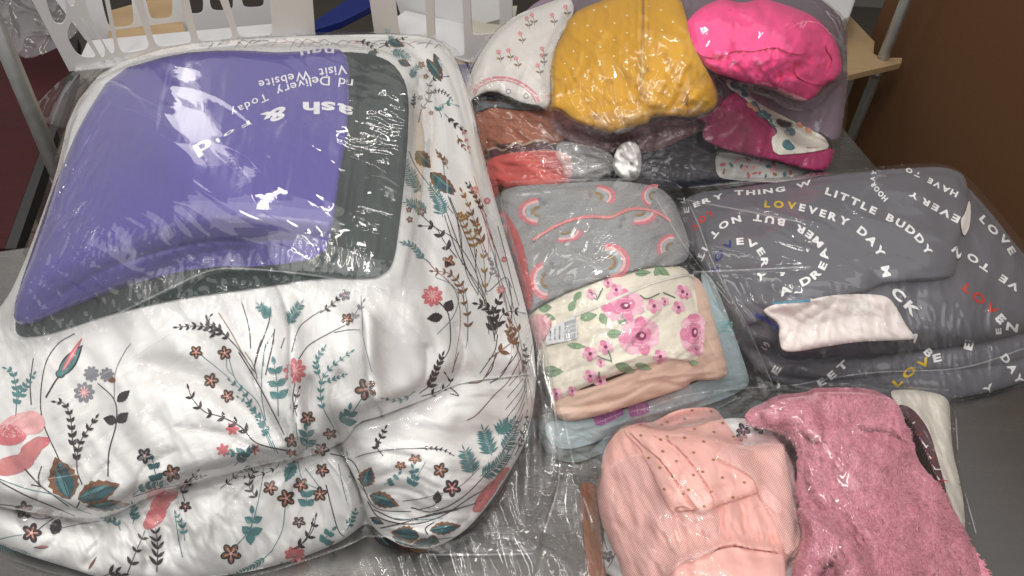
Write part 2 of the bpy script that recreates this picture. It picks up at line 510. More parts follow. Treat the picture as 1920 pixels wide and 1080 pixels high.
def film(name, haze=0.05, rough=0.06, tint=(1, 1, 1), gain=1.4, bump=0.3, scale=(1, 1), rot=0.0, nscale=6.0, fine=0.15, hazecol=(0.85, 0.85, 0.86)):
    """thin clear plastic: see-through, mirror-like at its creases, faintly milky"""
    m, t, out = nt(name)
    tc = N(t, 'ShaderNodeTexCoord'); mp = N(t, 'ShaderNodeMapping'); mp.inputs['Scale'].default_value = (scale[0], scale[1], 1)
    mp.inputs['Rotation'].default_value = (0, 0, rot); mp.vector_type = 'TEXTURE' if False else 'POINT'
    t.links.new(tc.outputs['UV'], mp.inputs['Vector'])
    n1 = N(t, 'ShaderNodeTexNoise', Scale=nscale, Detail=4.0, Roughness=0.55); n1.inputs['Distortion'].default_value = 0.8
    n2 = N(t, 'ShaderNodeTexNoise', Scale=nscale * 5, Detail=2.0)
    for n in (n1, n2): t.links.new(mp.outputs[0], n.inputs['Vector'])
    b1 = N(t, 'ShaderNodeBump', Strength=bump * 0.35, Distance=0.006); b2 = N(t, 'ShaderNodeBump', Strength=fine * 0.4, Distance=0.001)
    t.links.new(n1.outputs['Fac'], b1.inputs['Height']); t.links.new(n2.outputs['Fac'], b2.inputs['Height'])
    t.links.new(b1.outputs[0], b2.inputs['Normal'])
    fr = N(t, 'ShaderNodeFresnel', IOR=1.5); t.links.new(b2.outputs[0], fr.inputs['Normal'])
    mul = N(t, 'ShaderNodeMath', operation='MULTIPLY', use_clamp=True); mul.inputs[1].default_value = gain * 0.72
    t.links.new(fr.outputs[0], mul.inputs[0])
    tr = N(t, 'ShaderNodeBsdfTransparent'); tr.inputs[0].default_value = rgb(tint)
    gl = N(t, 'ShaderNodeBsdfGlossy', Roughness=rough); gl.inputs[0].default_value = (1, 1, 1, 1)
    t.links.new(b2.outputs[0], gl.inputs['Normal'])
    df = N(t, 'ShaderNodeBsdfDiffuse'); df.inputs[0].default_value = rgb(hazecol)
    m1 = N(t, 'ShaderNodeMixShader'); m1.inputs[0].default_value = haze * (0.55 if haze < 0.12 else 1)
    t.links.new(tr.outputs[0], m1.inputs[1]); t.links.new(df.outputs[0], m1.inputs[2])
    m2 = N(t, 'ShaderNodeMixShader')
    cap = N(t, 'ShaderNodeMath', operation='MINIMUM'); cap.inputs[1].default_value = 0.38; t.links.new(mul.outputs[0], cap.inputs[0])
    t.links.new(cap.outputs[0], m2.inputs[0]); t.links.new(m1.outputs[0], m2.inputs[1]); t.links.new(gl.outputs[0], m2.inputs[2])
    t.links.new(m2.outputs[0], out.inputs[0])
    return m
def solid(name, c, rough=0.5, metal=0.0, bump=0.1, nscale=30, var=0.15, stretch=(1, 1, 1), spec=0.5, detail=6.0):
    m, t, out = nt(name)
    b = N(t, 'ShaderNodeBsdfPrincipled', Roughness=rough, Metallic=metal); b.inputs['Specular IOR Level'].default_value = spec
    tc = N(t, 'ShaderNodeTexCoord'); mp = N(t, 'ShaderNodeMapping'); mp.inputs['Scale'].default_value = stretch
    t.links.new(tc.outputs['Object'], mp.inputs['Vector'])
    n = N(t, 'ShaderNodeTexNoise', Scale=float(nscale), Detail=detail, Roughness=0.65); t.links.new(mp.outputs[0], n.inputs['Vector'])
    r = N(t, 'ShaderNodeMapRange'); r.inputs['To Min'].default_value = 1 - var; r.inputs['To Max'].default_value = 1 + var
    mx = N(t, 'ShaderNodeVectorMath', operation='SCALE'); mx.inputs[0].default_value = c[:3]
    t.links.new(n.outputs['Fac'], r.inputs['Value']); t.links.new(r.outputs[0], mx.inputs['Scale']); t.links.new(mx.outputs[0], b.inputs['Base Color'])
    bp = N(t, 'ShaderNodeBump', Strength=bump, Distance=0.002); t.links.new(n.outputs['Fac'], bp.inputs['Height']); t.links.new(bp.outputs[0], b.inputs['Normal'])
    r2 = N(t, 'ShaderNodeMapRange'); r2.inputs['To Min'].default_value = rough * .8; r2.inputs['To Max'].default_value = min(1, rough * 1.25)
    t.links.new(n.outputs['Fac'], r2.inputs['Value']); t.links.new(r2.outputs[0], b.inputs['Roughness'])
    t.links.new(b.outputs[0], out.inputs[0])
    return m

# ------------------------------------------------------------------ hard shapes
import bmesh
def bm_obj(name, bm, mat, parent=None, smooth=False, kind=None, bevel=0):
    me = bpy.data.meshes.new(name)
    bmesh.ops.recalc_face_normals(bm, faces=bm.faces)
    if bevel: bmesh.ops.bevel(bm, geom=[e for e in bm.edges if e.calc_face_angle(0) > 0.5], offset=bevel, segments=2, affect='EDGES', profile=0.6)
    bm.to_mesh(me); bm.free()
    if smooth: me.polygons.foreach_set("use_smooth", np.ones(len(me.polygons), bool))
    return link(name, me, mat, parent, kind)
def slab(name, corners, th, mat, parent=None, bevel=0.0, down=True, kind=None, smooth=False):
    """flat polygon (3-D corners) with thickness th straight down (or along its normal)"""
    bm = bmesh.new()
    c = [Vector([float(x) for x in p]) for p in corners]
    n = (c[1] - c[0]).cross(c[2] - c[0]).normalized()
    off = Vector((0, 0, -th)) if down else -n * th
    a = [bm.verts.new(p) for p in c]; b = [bm.verts.new(p + off) for p in c]
    bm.faces.new(a); bm.faces.new(b[::-1])
    for i in range(len(c)): bm.faces.new((a[i], a[(i+1) % len(c)], b[(i+1) % len(c)], b[i]))
    return bm_obj(name, bm, mat, parent, smooth, kind, bevel)
def tube(name, pts, r, mat, parent=None, seg=12, kind=None, r2=None):
    bm = bmesh.new(); pts = [Vector([float(x) for x in p]) for p in pts]; rings = []
    for i, p in enumerate(pts):
        d = (pts[min(i+1, len(pts)-1)] - pts[max(i-1, 0)]).normalized()
        a = d.cross(Vector((0, 0, 1))) if abs(d.z) < .95 else d.cross(Vector((1, 0, 0)))
        a.normalize(); b = d.cross(a)
        rr = r + ((r2 if r2 is not None else r) - r) * i / max(1, len(pts)-1)
        rings.append([bm.verts.new(p + (a * math.cos(2*math.pi*k/seg) + b * math.sin(2*math.pi*k/seg)) * rr) for k in range(seg)])
    for i in range(len(pts)-1):
        for k in range(seg): bm.faces.new((rings[i][k], rings[i][(k+1) % seg], rings[i+1][(k+1) % seg], rings[i+1][k]))
    bm.faces.new(rings[0][::-1]); bm.faces.new(rings[-1])
    return bm_obj(name, bm, mat, parent, True, kind)
def plate(name, outer, holes, org, nrm, th, mat, parent=None, kind=None):
    """upright plate cut with holes; outlines are sight-line marks met with the plane (org, nrm)"""
    org = np.asarray(org, float); nrm = np.asarray(nrm, float); nrm = nrm / np.linalg.norm(nrm)
    def onp(P):
        P = np.asarray(P, float); d = rays(P[:, 0], P[:, 1]); t = ((org - CAM) @ nrm) / (d @ nrm)
        return CAM + d * t[:, None]
    loops = [onp(outer)] + [onp(chaikin(h, 2)) for h in holes]
    L = [[Vector(p) for p in l] for l in loops]
    tr = tessellate_polygon(L)
    flat = [p for l in L for p in l]; n = len(flat)
    s = 1 if nrm @ (CAM - org) > 0 else -1
    off = Vector([float(x) for x in -nrm * s * th])
    bm = bmesh.new(); a = [bm.verts.new(p) for p in flat]; b = [bm.verts.new(p + off) for p in flat]
    for t in tr:
        try: bm.faces.new([a[i] for i in t]); bm.faces.new([b[i] for i in t][::-1])
        except ValueError: pass
    k = 0
    for l in L:
        m = len(l)
        for i in range(m):
            i0, i1 = k + i, k + (i+1) % m
            bm.faces.new((a[i0], a[i1], b[i1], b[i0]))
        k += m
    return bm_obj(name, bm, mat, parent, False, kind)
# converters from the enlarged study crops back to photograph pixels
def cv(ox, oy, k): return lambda *P: [(ox + P[i] / k, oy + P[i+1] / k) for i in range(0, len(P), 2)]
ZA = cv(0, 0, 3); ZB = cv(480, 0, 3); ZC = cv(840, 0, 3.177); ZD = cv(1280, 0, 3); ZE = cv(0, 340, 3); ZF = cv(480, 340, 3)
ZG = cv(860, 280, 3); ZH = cv(1280, 300, 3); ZI = cv(0, 660, 2.571); ZJ = cv(440, 660, 2.571); ZK = cv(960, 480, 3)
ZL = cv(1000, 700, 2.843); ZM = cv(1360, 600, 2.25)

# ================================================================== surroundings
steel = solid("steel", (0.22, 0.213, 0.205), 0.26, 0.85, 0.02, 5, 0.06, (1, 9, 1))
galv = solid("galvanised", (0.42, 0.43, 0.42), 0.42, 0.8, 0.15, 60, 0.2)
brown = solid("brown_board", (0.120, 0.058, 0.027), 0.75, 0, 0.25, 220, 0.16, spec=0.2)
ply = solid("plywood", (0.38, 0.26, 0.14), 0.6, 0, 0.12, 9, 0.2, (1, 12, 1))
whitep = solid("white_plastic", (0.60, 0.60, 0.61), 0.38, 0, 0.03, 40, 0.04)
tile = solid("floor_tile", (0.15, 0.125, 0.09), 0.5, 0, 0.1, 12, 0.2)
mahog = solid("mahogany", (0.040, 0.008, 0.009), 0.6, 0, 0.1, 5, 0.5, (1, 16, 1), spec=0.15)
blackp = solid("black_edge", (0.012, 0.012, 0.013), 0.5)
bluep = solid("blue_plastic", (0.004, 0.014, 0.12), 0.4)
greyw = solid("grey_board", (0.17, 0.16, 0.145), 0.7, 0, 0.1, 3, 0.25)

# floor
z0 = -0.88
bm = bmesh.new()
vs = [bm.verts.new(p) for p in ((-4, -2, z0), (4, -2, z0), (4, 5, z0), (-4, 5, z0))]; bm.faces.new(vs)
fl = bm_obj("floor", bm, solid("grout", (0.06, 0.05, 0.04), 0.9)); fl['kind'] = 'structure'
tm = None
for i in range(-7, 8):
    for j in range(0, 9):
        x, y = i * 0.32, 0.6 + j * 0.32
        if tm is None:
            tl = slab("tile", [(-.156, -.156, .006), (.156, -.156, .006), (.156, .156, .006), (-.156, .156, .006)], 0.006, tile, bevel=0.0015)
            tm = tl.data
        else:
            tl = bpy.data.objects.new("tile", tm); COL.objects.link(tl)
        tl.parent = fl; tl.location = (x, y, z0 + 0.0005)
# far wall of the room
slab_w = slab("back_wall", [(-4, 4.9, z0), (4, 4.9, z0), (4, 4.9, 2.6), (-4, 4.9, 2.6)], 0.1, greyw, down=False); slab_w['kind'] = 'structure'

# table: corners through the seen edges
bl, br = at(-40, 476), at(1582, 240); fr_ = at(1960, 688)
ed = (br - bl) / np.linalg.norm(br - bl); rd = (fr_ - br) / np.linalg.norm(fr_ - br)
BLc = bl - ed * 0.25; FR = br + rd * 1.7; FL = BLc + rd * 1.7
tb = empty("work_table", (0, 0.8, 0), "stainless steel work table under all the bags, its bare corner showing at bottom right", "table")
slab("table_top", [BLc, FL, FR, br], 0.035, steel, tb, 0.004)
for p in (BLc + ed*.06 + rd*.06, br - ed*.06 + rd*.06, FL + ed*.06 - rd*.06, FR - ed*.06 - rd*.06):
    tube("leg", [p - np.array([0, 0, .034]), p - np.array([0, 0, .87])], 0.02, galv, tb)

# brown board standing along the table's right side
nrm = np.cross(rd, [0, 0, 1.0])
if nrm[0] < 0: nrm = -nrm
GAP = float((at(1700, 112, -0.06) - br) @ nrm) + 0.02
q0 = br - rd * 0.75 + nrm * GAP; q1 = br + rd * 1.6 + nrm * GAP
wb_ = slab("brown_partition", [np.r_[q0[:2], z0], np.r_[q1[:2], z0], np.r_[q1[:2], 0.72], np.r_[q0[:2], 0.72]], 0.03, brown, down=False, bevel=0.003)
prop(wb_, "plain dark brown board standing upright along the right side of the steel table", "partition")

# rack: two posts and a plywood shelf
SZ = -0.06
pL0, pL1 = at(-6, 60, 0.34), None
def post(u, v, zt, label):
    p = at(u, v, zt)
    o = empty("rack_post", (p[0], p[1], z0), label, "post", "galvanised posts of the rack behind the table")
    tube("pole", [(p[0], p[1], z0), (p[0], p[1], 1.0)], 0.0155, galv, o, 20)
    tube("pole_sleeve", [(p[0], p[1], SZ - 0.055), (p[0], p[1], SZ - 0.035)], 0.0175, galv, o, 20)
    return p
pl_ = post(52, 190, 0.08, "grey galvanised rack post at the left, beside the dark red table")
pr_ = post(1655, 110, SZ, "grey galvanised rack post at the right, in the notch of the plywood shelf")
sh = [at(1692, 108, SZ), at(1690, 118, SZ), at(1560, 148, SZ), at(1200, 235, SZ), at(560, 260, SZ), at(200, 200, SZ), at(205, 20, SZ), at(325, -14, SZ), at(352, 70, SZ), at(600, 84, SZ), at(1100, 60, SZ), at(1450, 20, SZ), at(1500, -110, SZ), at(1585, 20, SZ), at(1640, 78, SZ), at(1638, 100, SZ), at(1652, 108, SZ)]
shelf = slab("plywood_shelf", sh, 0.018, ply, bevel=0.0015)
prop(shelf, "pale plywood shelf board under the white baskets, notched round the right post", "shelf")

# dark red table and its black edge
mt_ = empty("mahogany_table", at(60, 330, -0.12), "dark red wood table seen at far left behind the rack post", "table")
slab("table_top", [at(-160, 60, -0.12), at(122, 62, -0.12), at(130, 132, -0.12), at(8, 466, -0.12), at(-220, 470, -0.12)], 0.01, mahog, mt_)
slab("edge_band", [at(122.5, 66, -.12), at(146, 70, -.12), at(142, 140, -.12), at(30, 466, -.12), at(8.8, 466, -.12), at(130.6, 132, -.12)], 0.03, blackp, mt_)
pz = at(60, 330, -.15)
tube("leg", [(pz[0], pz[1], -.13), (pz[0], pz[1], z0)], 0.03, blackp, mt_)

# blue strip and grey box behind, label box
def box_px(name, quad, z, th, mat, label, cat, parent=None):
    o = slab(name, [at(u, v, z) for u, v in quad], th, mat, parent, bevel=0.002)
    if label: prop(o, label, cat)
    return o
box_px("blue_strap", [(588, 40), (660, -8), (712, -14), (712, 4), (640, 40), (588, 56)], SZ + 0.022, 0.02, bluep, "dark blue plastic strip lying on the shelf between the two white baskets", "strip")
box_px("blue_tray", [(840, 120), (900, 120), (905, 300), (840, 300)], SZ + 0.012, 0.01, bluep, "dark blue tray edge just below the corner of the right white basket", "tray")

# ---- laundry baskets: tapered walls with slots
def basket(label, corner_a, corner_b, outer, holes, depth, end=None, back_holes=None, back=None, floorq=None, side2=None):
    A = at(*corner_a, SZ + 0.004); Bp = at(*corner_b, SZ + 0.004)
    o = empty("laundry_basket", (A + Bp) / 2, label, "laundry basket", "white plastic laundry baskets on the shelf")
    e = (Bp - A) / np.linalg.norm(Bp - A)
    n = np.cross(e, [0, 0, 1.0]); n = n / np.linalg.norm(n)         # towards viewer if y < 0
    if n[1] > 0: n = -n
    nn = n * 1.0 + np.array([0, 0, -0.12])
    plate("front_wall", outer, holes, A, nn, 0.0035, whitep, o)
    if back:
        Ab = A - n * depth
        plate("back_wall", back, back_holes, Ab, n + np.array([0, 0, 0.1]), 0.0035, whitep, o)
    if floorq: slab("basket_floor", [at(u, v, SZ + 0.010) for u, v in floorq], 0.003, whitep, o)
    if end:
        for eo, eh in end:
            d = -n * 0.55 - e * 0.95
            nd = np.cross(d, [0, 0, 1.0]); 
            plate("end_wall", eo, eh, A, nd + np.array([0, 0, 0.0]), 0.0035, whitep, o)
    if side2:
        eo, eh = side2
        d = n * 1.0 - e * 0.10
        plate("end_wall", eo, eh, Bp, np.cross(-n + e * 0.12, [0, 0, 1.0]), 0.0035, whitep, o)
    return o
basket("white slotted laundry basket at top left, behind the purple bag",
       (132, 134), (590, 70),
       [(28, -60), (130, 134), (250, 118), (420, 96), (592, 78), (582, -60)],
       [[(72, -50), (108, -50), (127, 20), (120, 43), (108, 46), (96, 34)],
        [(116, -50), (142, -50), (141, 8), (134, 13), (126, 6)],
        [(124, 66), (134, 38), (142, 42), (172, 92), (181, 104), (172, 108), (152, 106), (140, 96)],
        [(148, 33), (158, 32), (196, 86), (198, 104), (190, 108), (184, 98)],
        [(150, -50), (186, -50), (206, 46), (216, 92), (212, 100), (204, 98), (166, 30)],
        [(196, -50), (234, -50), (276, 72), (280, 88), (268, 94), (232, 100), (222, 90)],
        [(256, -50), (322, -50), (358, 68), (358, 80), (330, 84), (298, 88), (288, 78)],
        [(344, -50), (392, -50), (436, 60), (434, 72), (400, 78), (378, 78), (370, 70)],
        [(414, -50), (500, -50), (512, 56), (506, 66), (470, 70), (452, 70), (446, 62)]],
       0.24,
       back=[(60, -60), (160, 75), (560, 60), (560, -60)],
       back_holes=[[(262, -50), (322, -50), (324, 26), (318, 34), (288, 36), (280, 28)],
                   [(340, -50), (378, -50), (382, 18), (376, 25), (358, 26), (352, 20)],
                   [(388, -50), (434, -50), (438, 12), (432, 19), (402, 20), (394, 12)],
                   [(448, -50), (490, -50), (496, 6), (490, 13), (462, 14), (454, 8)],
                   [(180, -50), (240, -50), (252, 40), (244, 50), (210, 52), (200, 42)]],
       floorq=[(140, 132), (585, 84), (560, 40), (165, 76)])
basket("white slotted laundry basket at top centre, behind the tied bag",
       (700, 66), (880, 118),
       [(684, -60), (702, 62), (742, 82), (800, 100), (845, 116), (900, 116), (960, 70), (960, -60)],
       [[(736, -50), (794, -50), (802, 92), (796, 94), (758, 80), (748, 72)],
        [(812, -50), (864, -50), (872, 98), (868, 104), (846, 106), (822, 98), (816, 90)],
        [(880, -50), (934, -50), (938, 60), (930, 62), (890, 66), (884, 60)]],
       0.2, back=[(724, -60), (756, 44), (850, 60), (958, 30), (965, -60)], back_holes=[],
       floorq=[(705, 60), (880, 116), (940, 60), (760, 20)])
# right end of a third basket peeping out behind the pink shirt
slab_c = slab("laundry_basket", [at(1470, -40, .02), at(1475, 12, .02), at(1582, 36, .02), at(1594, 30, .02), at(1618, -40, .02)], 0.05, whitep, bevel=0.008)
prop(slab_c, "rounded end of a white laundry basket by the right rack post", "laundry basket")
lb = box_px("card_box", [(868, 20), (970, 10), (960, 64), (874, 72)], SZ + 0.03, 0.03, solid("cardstock", (0.42, 0.39, 0.33), 0.8), "pale cream card box seen through the slots of the centre basket", "box")

# ================================================================== inks
K = ink("ink_black", (0.035, 0.025, 0.03)); BRN = ink("ink_brown", (0.20, 0.095, 0.05)); PEA = ink("ink_peach", (0.55, 0.26, 0.18))
TEAL = ink("ink_teal", (0.085, 0.22, 0.23)); DTEAL = ink("ink_deep_teal", (0.03, 0.10, 0.12)); PNK = ink("ink_pink", (0.62, 0.16, 0.18))
LPK = ink("ink_light_pink", (0.80, 0.42, 0.42)); GLD = ink("ink_gold", (0.30, 0.18, 0.05)); WHT = ink("ink_white", (0.80, 0.80, 0.80))
GRYI = ink("ink_grey", (0.22, 0.22, 0.25)); DPK = ink("ink_dusty_pink", (0.55, 0.20, 0.20))
R = random.Random(3)
def flower(p, x, y, r, rot=0.0, a=K, b=BRN, c=PEA, n=5, sq=1.0):
    r = r * 0.9
    for k in range(n):
        t = rot + 2 * math.pi * k / n; cx, cy = x + math.cos(t) * r * .55, y + math.sin(t) * r * .55 * sq
        p.ell(cx, cy, r * .50, r * .36 * (0.5 + 0.5 * sq), t, a, 0, 10)
        p.ell(cx, cy, r * .38, r * .20 * (0.5 + 0.5 * sq), t, b, 1, 8)
        p.ell(x + math.cos(t) * r * .40, y + math.sin(t) * r * .40 * sq, r * .30, r * .10, t, c, 2, 6)
    p.ell(x, y, r * .17, r * .17 * sq, 0, LPK, 3, 8)
def daisy(p, x, y, r, rot=0.0, a=PNK, b=LPK, n=9, sq=1.0):
    for k in range(n):
        t = rot + 2 * math.pi * k / n
        p.ell(x + math.cos(t) * r * .55, y + math.sin(t) * r * .55 * sq, r * .48, r * .26, t, a, 0, 8)
        p.ell(x + math.cos(t) * r * .35, y + math.sin(t) * r * .35 * sq, r * .26, r * .06, t, b, 1, 6)
    p.ell(x, y, r * .2, r * .2, 0, b, 2, 8)
def sprig(p, path, L, w, col, n=7, stem=1.6, ang=0.7, tip=True, start=0.25, teeth=0, both=True):
    C = crom(path, 8); p.stroke(path, stem, col, stem * .6)
    D = np.r_[0, np.cumsum(np.hypot(*np.diff(C, axis=0).T))]
    for k in range(n):
        d = D[-1] * (start + (1 - start) * k / max(1, n - .3)); x = np.interp(d, D, C[:, 0]); y = np.interp(d, D, C[:, 1])
        x2 = np.interp(min(d + 4, D[-1]), D, C[:, 0]); y2 = np.interp(min(d + 4, D[-1]), D, C[:, 1])
        x1 = np.interp(max(d - 4, 0), D, C[:, 0]); y1 = np.interp(max(d - 4, 0), D, C[:, 1])
        a = math.atan2(y2 - y1, x2 - x1); f = 1 - 0.35 * k / n
        for sg in ((1, -1) if both else ((1,) if k % 2 else (-1,))):
            p.leaf(x, y, L * f * R.uniform(.8, 1.15), w * f, a + sg * (ang + R.uniform(-.15, .15)), col, 1, teeth)
    if tip:
        a = math.atan2(C[-1, 1] - C[-4, 1], C[-1, 0] - C[-4, 0]); p.leaf(C[-1, 0], C[-1, 1], L * .7, w * .6, a, col, 1)
def fern(p, path, L, col=TEAL, n=13): sprig(p, path, L, L * .20, col, n, 1.3, 1.05, True, 0.1)
def bigleaf(p, x, y, L, w, ang, a=DTEAL, b=BRN):
    p.leaf(x, y, L, w, ang, b, 0, 1)
    p.leaf(x + math.cos(ang) * L*.03, y + math.sin(ang)*L*.03, L * .88, w * .62, ang + 0.06, a, 1, 1)
    p.leaf(x, y, L * .8, w * .22, ang - 0.10, TEAL, 2)
    p.stroke([(x, y), (x + math.cos(ang)*L*.9, y + math.sin(ang)*L*.9)], 1.6, K, .6, 3)
def bud(p, x, y, L, w, ang):
    p.leaf(x, y, L, w, ang, K, 0); p.leaf(x + math.cos(ang)*2, y + math.sin(ang)*2, L*.9, w*.78, ang, TEAL, 1)
    p.leaf(x + math.cos(ang)*L*.15, y + math.sin(ang)*L*.15, L*1.0, w*.38, ang - .12, PNK, 2); p.leaf(x+ math.cos(ang)*L*.2, y+ math.sin(ang)*L*.2, L*.8, w*.14, ang - .12, LPK, 3)
def stem(p, path, w=1.8, col=K, w2=None): p.stroke(path, w, col, w2 or w * .7)

def radial(cx, cy, amp, freq, seed, reach, p=3, inner=0):
    def f(u, v):
        r = np.hypot(u - cx, v - cy); a = np.arctan2(v - cy, u - cx)
        return amp * ridge(a * freq, r / 260.0, seed, p) * np.exp(-r / reach) * np.clip((r - inner) / 20, 0, 1)
    return f
def creases(n, x0, y0, x1, y1, ang, spread, L, a, seed, w=2.2):
    rr = random.Random(seed); out = []
    for _ in range(n):
        x, y = rr.uniform(x0, x1), rr.uniform(y0, y1); t = math.radians(ang + rr.uniform(-spread, spread)); l = L * rr.uniform(.4, 1.3); c = rr.uniform(-.18, .18)
        P = [(x - math.cos(t) * l / 2, y - math.sin(t) * l / 2), (x - math.sin(t) * l * c, y + math.cos(t) * l * c), (x + math.cos(t + c) * l / 2, y + math.sin(t + c) * l / 2)]
        out.append((rr.choice(['ridge', 'ridge', 'valley']), P, w * rr.uniform(.8, 1.6), a * rr.uniform(.5, 1.2)))
    return out
def local(f, cx, cy, rx, ry): return lambda u, v: f(u, v) * np.exp(-((u - cx) / rx) ** 2 - ((v - cy) / ry) ** 2)
class Top:
    pass
white_cl = cloth("white_cotton", (0.76, 0.75, 0.74), 0.8, 0.03, 1600, 0.10, 9, 0.10, sheen=0.03)
# ================================================================== TIED BAG AT THE TOP
def thing(name, u, v, z, label, cat, group=None): return empty(name, at(u, v, z), label, cat, group)
tz = [(880, 180, .14), (1000, 60, .21), (1200, 0, .30), (1450, -20, .30), (1580, 120, .20), (1560, 300, .09), (1300, 200, .235), (1100, 240, .20), (920, 290, .12), (1180, 320, .155), (1400, 320, .12), (1250, 90, .30), (1480, 100, .28), (960, 120, .19), (1450, 220, .16)]
def zz(dz): return [(a, b, max(0.01, c + dz)) for a, b, c in tz]
c_li = cloth("lilac_jersey", (0.20, 0.15, 0.19)); g = thing("lilac_leggings", 1540, 200, .16, "dusty lilac grey garment behind and below the hot pink shirt", "clothing")
relief("cloth", ZD(-900,60,-700,-60,-300,-80,150,-80,400,-90,700,-60,820,30,900,100,925,250,925,480,905,660,880,800,780,790,640,700,430,640,200,640,-200,620,-500,620,-900,560,-1000,300), c_li, g, zpts=zz(-.015), push=(22, .025), drape=(.002, 2),
    marks=[('step', ZD(330,440,520,500,700,590,800,640), 14, .003), ('soft', ZD(700,600,720,700,760,770), 6, .003), ('soft', ZD(440,480,560,560,700,600), 4, .002)], fields=[folds(.003, 24, 20, 3, 91)])
c_navy = cloth("navy_knit", (0.025, 0.028, 0.045)); g = thing("navy_garment", 1290, 300, .08, "dark navy garment low in the tied bag, right of the knot", "clothing")
relief("cloth", [(915, 262), (1150, 236), (1400, 236), (1566, 244), (1552, 335), (1400, 350), (1180, 356), (1000, 356), (920, 330)], c_navy, g, zpts=zz(-.025), push=(14, .01), fields=[folds(.004, 14, 10, 4, 81)])
c_fl = cloth("floral_white_knit", (0.62, 0.62, 0.60)); g = thing("floral_leggings", 1440, 305, .05, "white floral garment squeezed at the bottom of the tied bag, under the magenta one", "clothing")
s = relief("cloth", ZD(180,850,330,870,500,900,620,930,740,960,760,1010,560,1030,300,1015,190,1000), c_fl, g, zpts=zz(-.03), push=(12, .01), fields=[folds(.004, 10, 10, 4, 82)])
p = Print(s)
for k in range(34):
    x, y = R.uniform(1350, 1520), R.uniform(290, 330); p.ell(x, y, R.uniform(3, 7), R.uniform(2, 4), R.uniform(0, 3), R.choice([TEAL, TEAL, LPK, GLD, PNK]))
p.build("print", g)
c_ru = cloth("rust_knit", (0.34, 0.11, 0.055)); g = thing("rust_garment", 950, 250, .1, "rust brown crumpled garment at the left of the tied bag, below the white bodysuit", "clothing")
relief("cloth", ZC(120,600,240,600,400,620,560,640,660,700,720,800,660,860,500,870,380,880,230,930,190,860,140,740), c_ru, g, zpts=zz(-.02), push=(18, .018), fields=[folds(.006, 16, 20, 3, 83), folds(.003, 7, 60, 3, 84, kind='r')])
g = thing("scalloped_trim_garment", 960, 285, .08, "thin dark maroon garment with beige wavy edge peeping out under the rust one", "clothing")
s = relief("cloth", ZC(215,900,340,850,480,850,600,840,640,880,500,900,380,905,260,960,215,950), cloth("maroon_knit", (0.10, 0.03, 0.035)), g, drape=(.003, 2), push=(8, .006))
p = Print(s); p.stroke(ZC(215,905,280,880,330,895,400,850,450,862,520,838,600,840), 4, ink("beige_trim", (0.45, 0.33, 0.24))); p.build("trim", g)
c_co = cloth("coral_fleece", (0.60, 0.10, 0.085)); g = thing("coral_garment", 990, 320, .08, "coral red garment at the lower left of the tied bag, left of the knot", "clothing")
relief("cloth", ZC(215,960,330,915,480,900,620,890,740,920,740,1100,560,1120,300,1110,230,1060), c_co, g, zpts=zz(-.02), push=(18, .016), fields=[folds(.005, 18, 10, 3, 85)])
c_ma = cloth("mauve_ruffle", (0.28, 0.13, 0.145)); g = thing("mauve_garment", 1180, 250, .16, "dusty mauve ruffled garment under the mustard hooded jacket", "clothing")
relief("cloth", ZC(600,640,720,690,860,750,1000,770,1200,700,1400,690,1580,660,1640,700,1560,760,1400,830,1240,900,1100,920,940,910,760,860,620,780), c_ma, g, zpts=zz(-.02), push=(18, .016),
    fields=[folds(.004, 8, 80, 3, 86, kind='r'), folds(.004, 20, 0, 3, 87)], marks=[('step', ZC(600,740,800,800,1000,840,1200,800,1330,730), 16, .005)])
# white bodysuit
c_wb = cloth("ivory_cotton", (0.70, 0.67, 0.64)); g = thing("floral_bodysuit", 960, 150, .17, "white baby bodysuit with small flowers and a pink curved hem, left of the mustard jacket", "clothing")
s = relief("cloth", ZC(105,560,120,480,165,360,270,200,400,90,560,30,720,-30,760,60,690,180,640,280,610,400,610,560,600,650,540,640,400,610,330,560,230,540,150,600,110,640), c_wb, g, zpts=zz(0), push=(26, .025),
    marks=[('step', ZC(150,560,170,500,260,465,350,465,440,500,510,550,545,620)[::-1], 18, -.003), ('soft', ZC(200,430,320,380,460,420,560,520), 5, .003), ('soft', ZC(250,300,400,270,540,330), 7, .003)],
    fields=[folds(.003, 20, 150, 3, 88), folds(.002, 8, 150, 5, 89, kind='r')])
p = Print(s); PK3 = ink("hem_pink", (0.66, 0.26, 0.29))
p.stroke(ZC(150,555,175,505,250,468,340,462,430,490,510,550,545,610), 4.5, PK3); p.stroke(ZC(160,565,185,520,260,484,340,478,425,505,495,560,525,610), 2, PK3, layer=1)
for x, y in ((405,348),(535,390),(560,330),(300,310),(430,200),(500,90),(360,300),(620,90),(560,290),(470,110),(700,40)):
    a, b = ZC(x, y)[0]; daisy(p, a, b, 5, R.random(), PK3, LPK, 6); stem(p, [(a, b), (a + 5, b + 12), (a + 4, b + 20)], 1.2, ink("olive_ink", (0.16, 0.16, 0.08))); p.leaf(a + 4, b + 14, 9, 4, -.6, GRYI); p.leaf(a + 4, b + 14, 9, 4, 3.6, GLD)
for x, y in ((360,545),(465,572)): a, b = ZC(x, y)[0]; p.ell(a, b, 5, 5, 0, GRYI, 0); p.ell(a, b, 3.4, 3.4, 0, WHT, 1)
p.build("print", g)
g = thing("grey_lining", 915, 195, .13, "small slate grey garment tucked between the white bodysuit and the rust one", "clothing")
relief("cloth", ZC(130,600,200,550,290,545,360,570,430,610,560,630,560,660,400,650,260,630,200,660,150,660), cloth("slate_knit", (0.10, 0.12, 0.13)), g, drape=(.004, 2), push=(8, .006), fields=[folds(.003, 8, 30, 3, 90)])
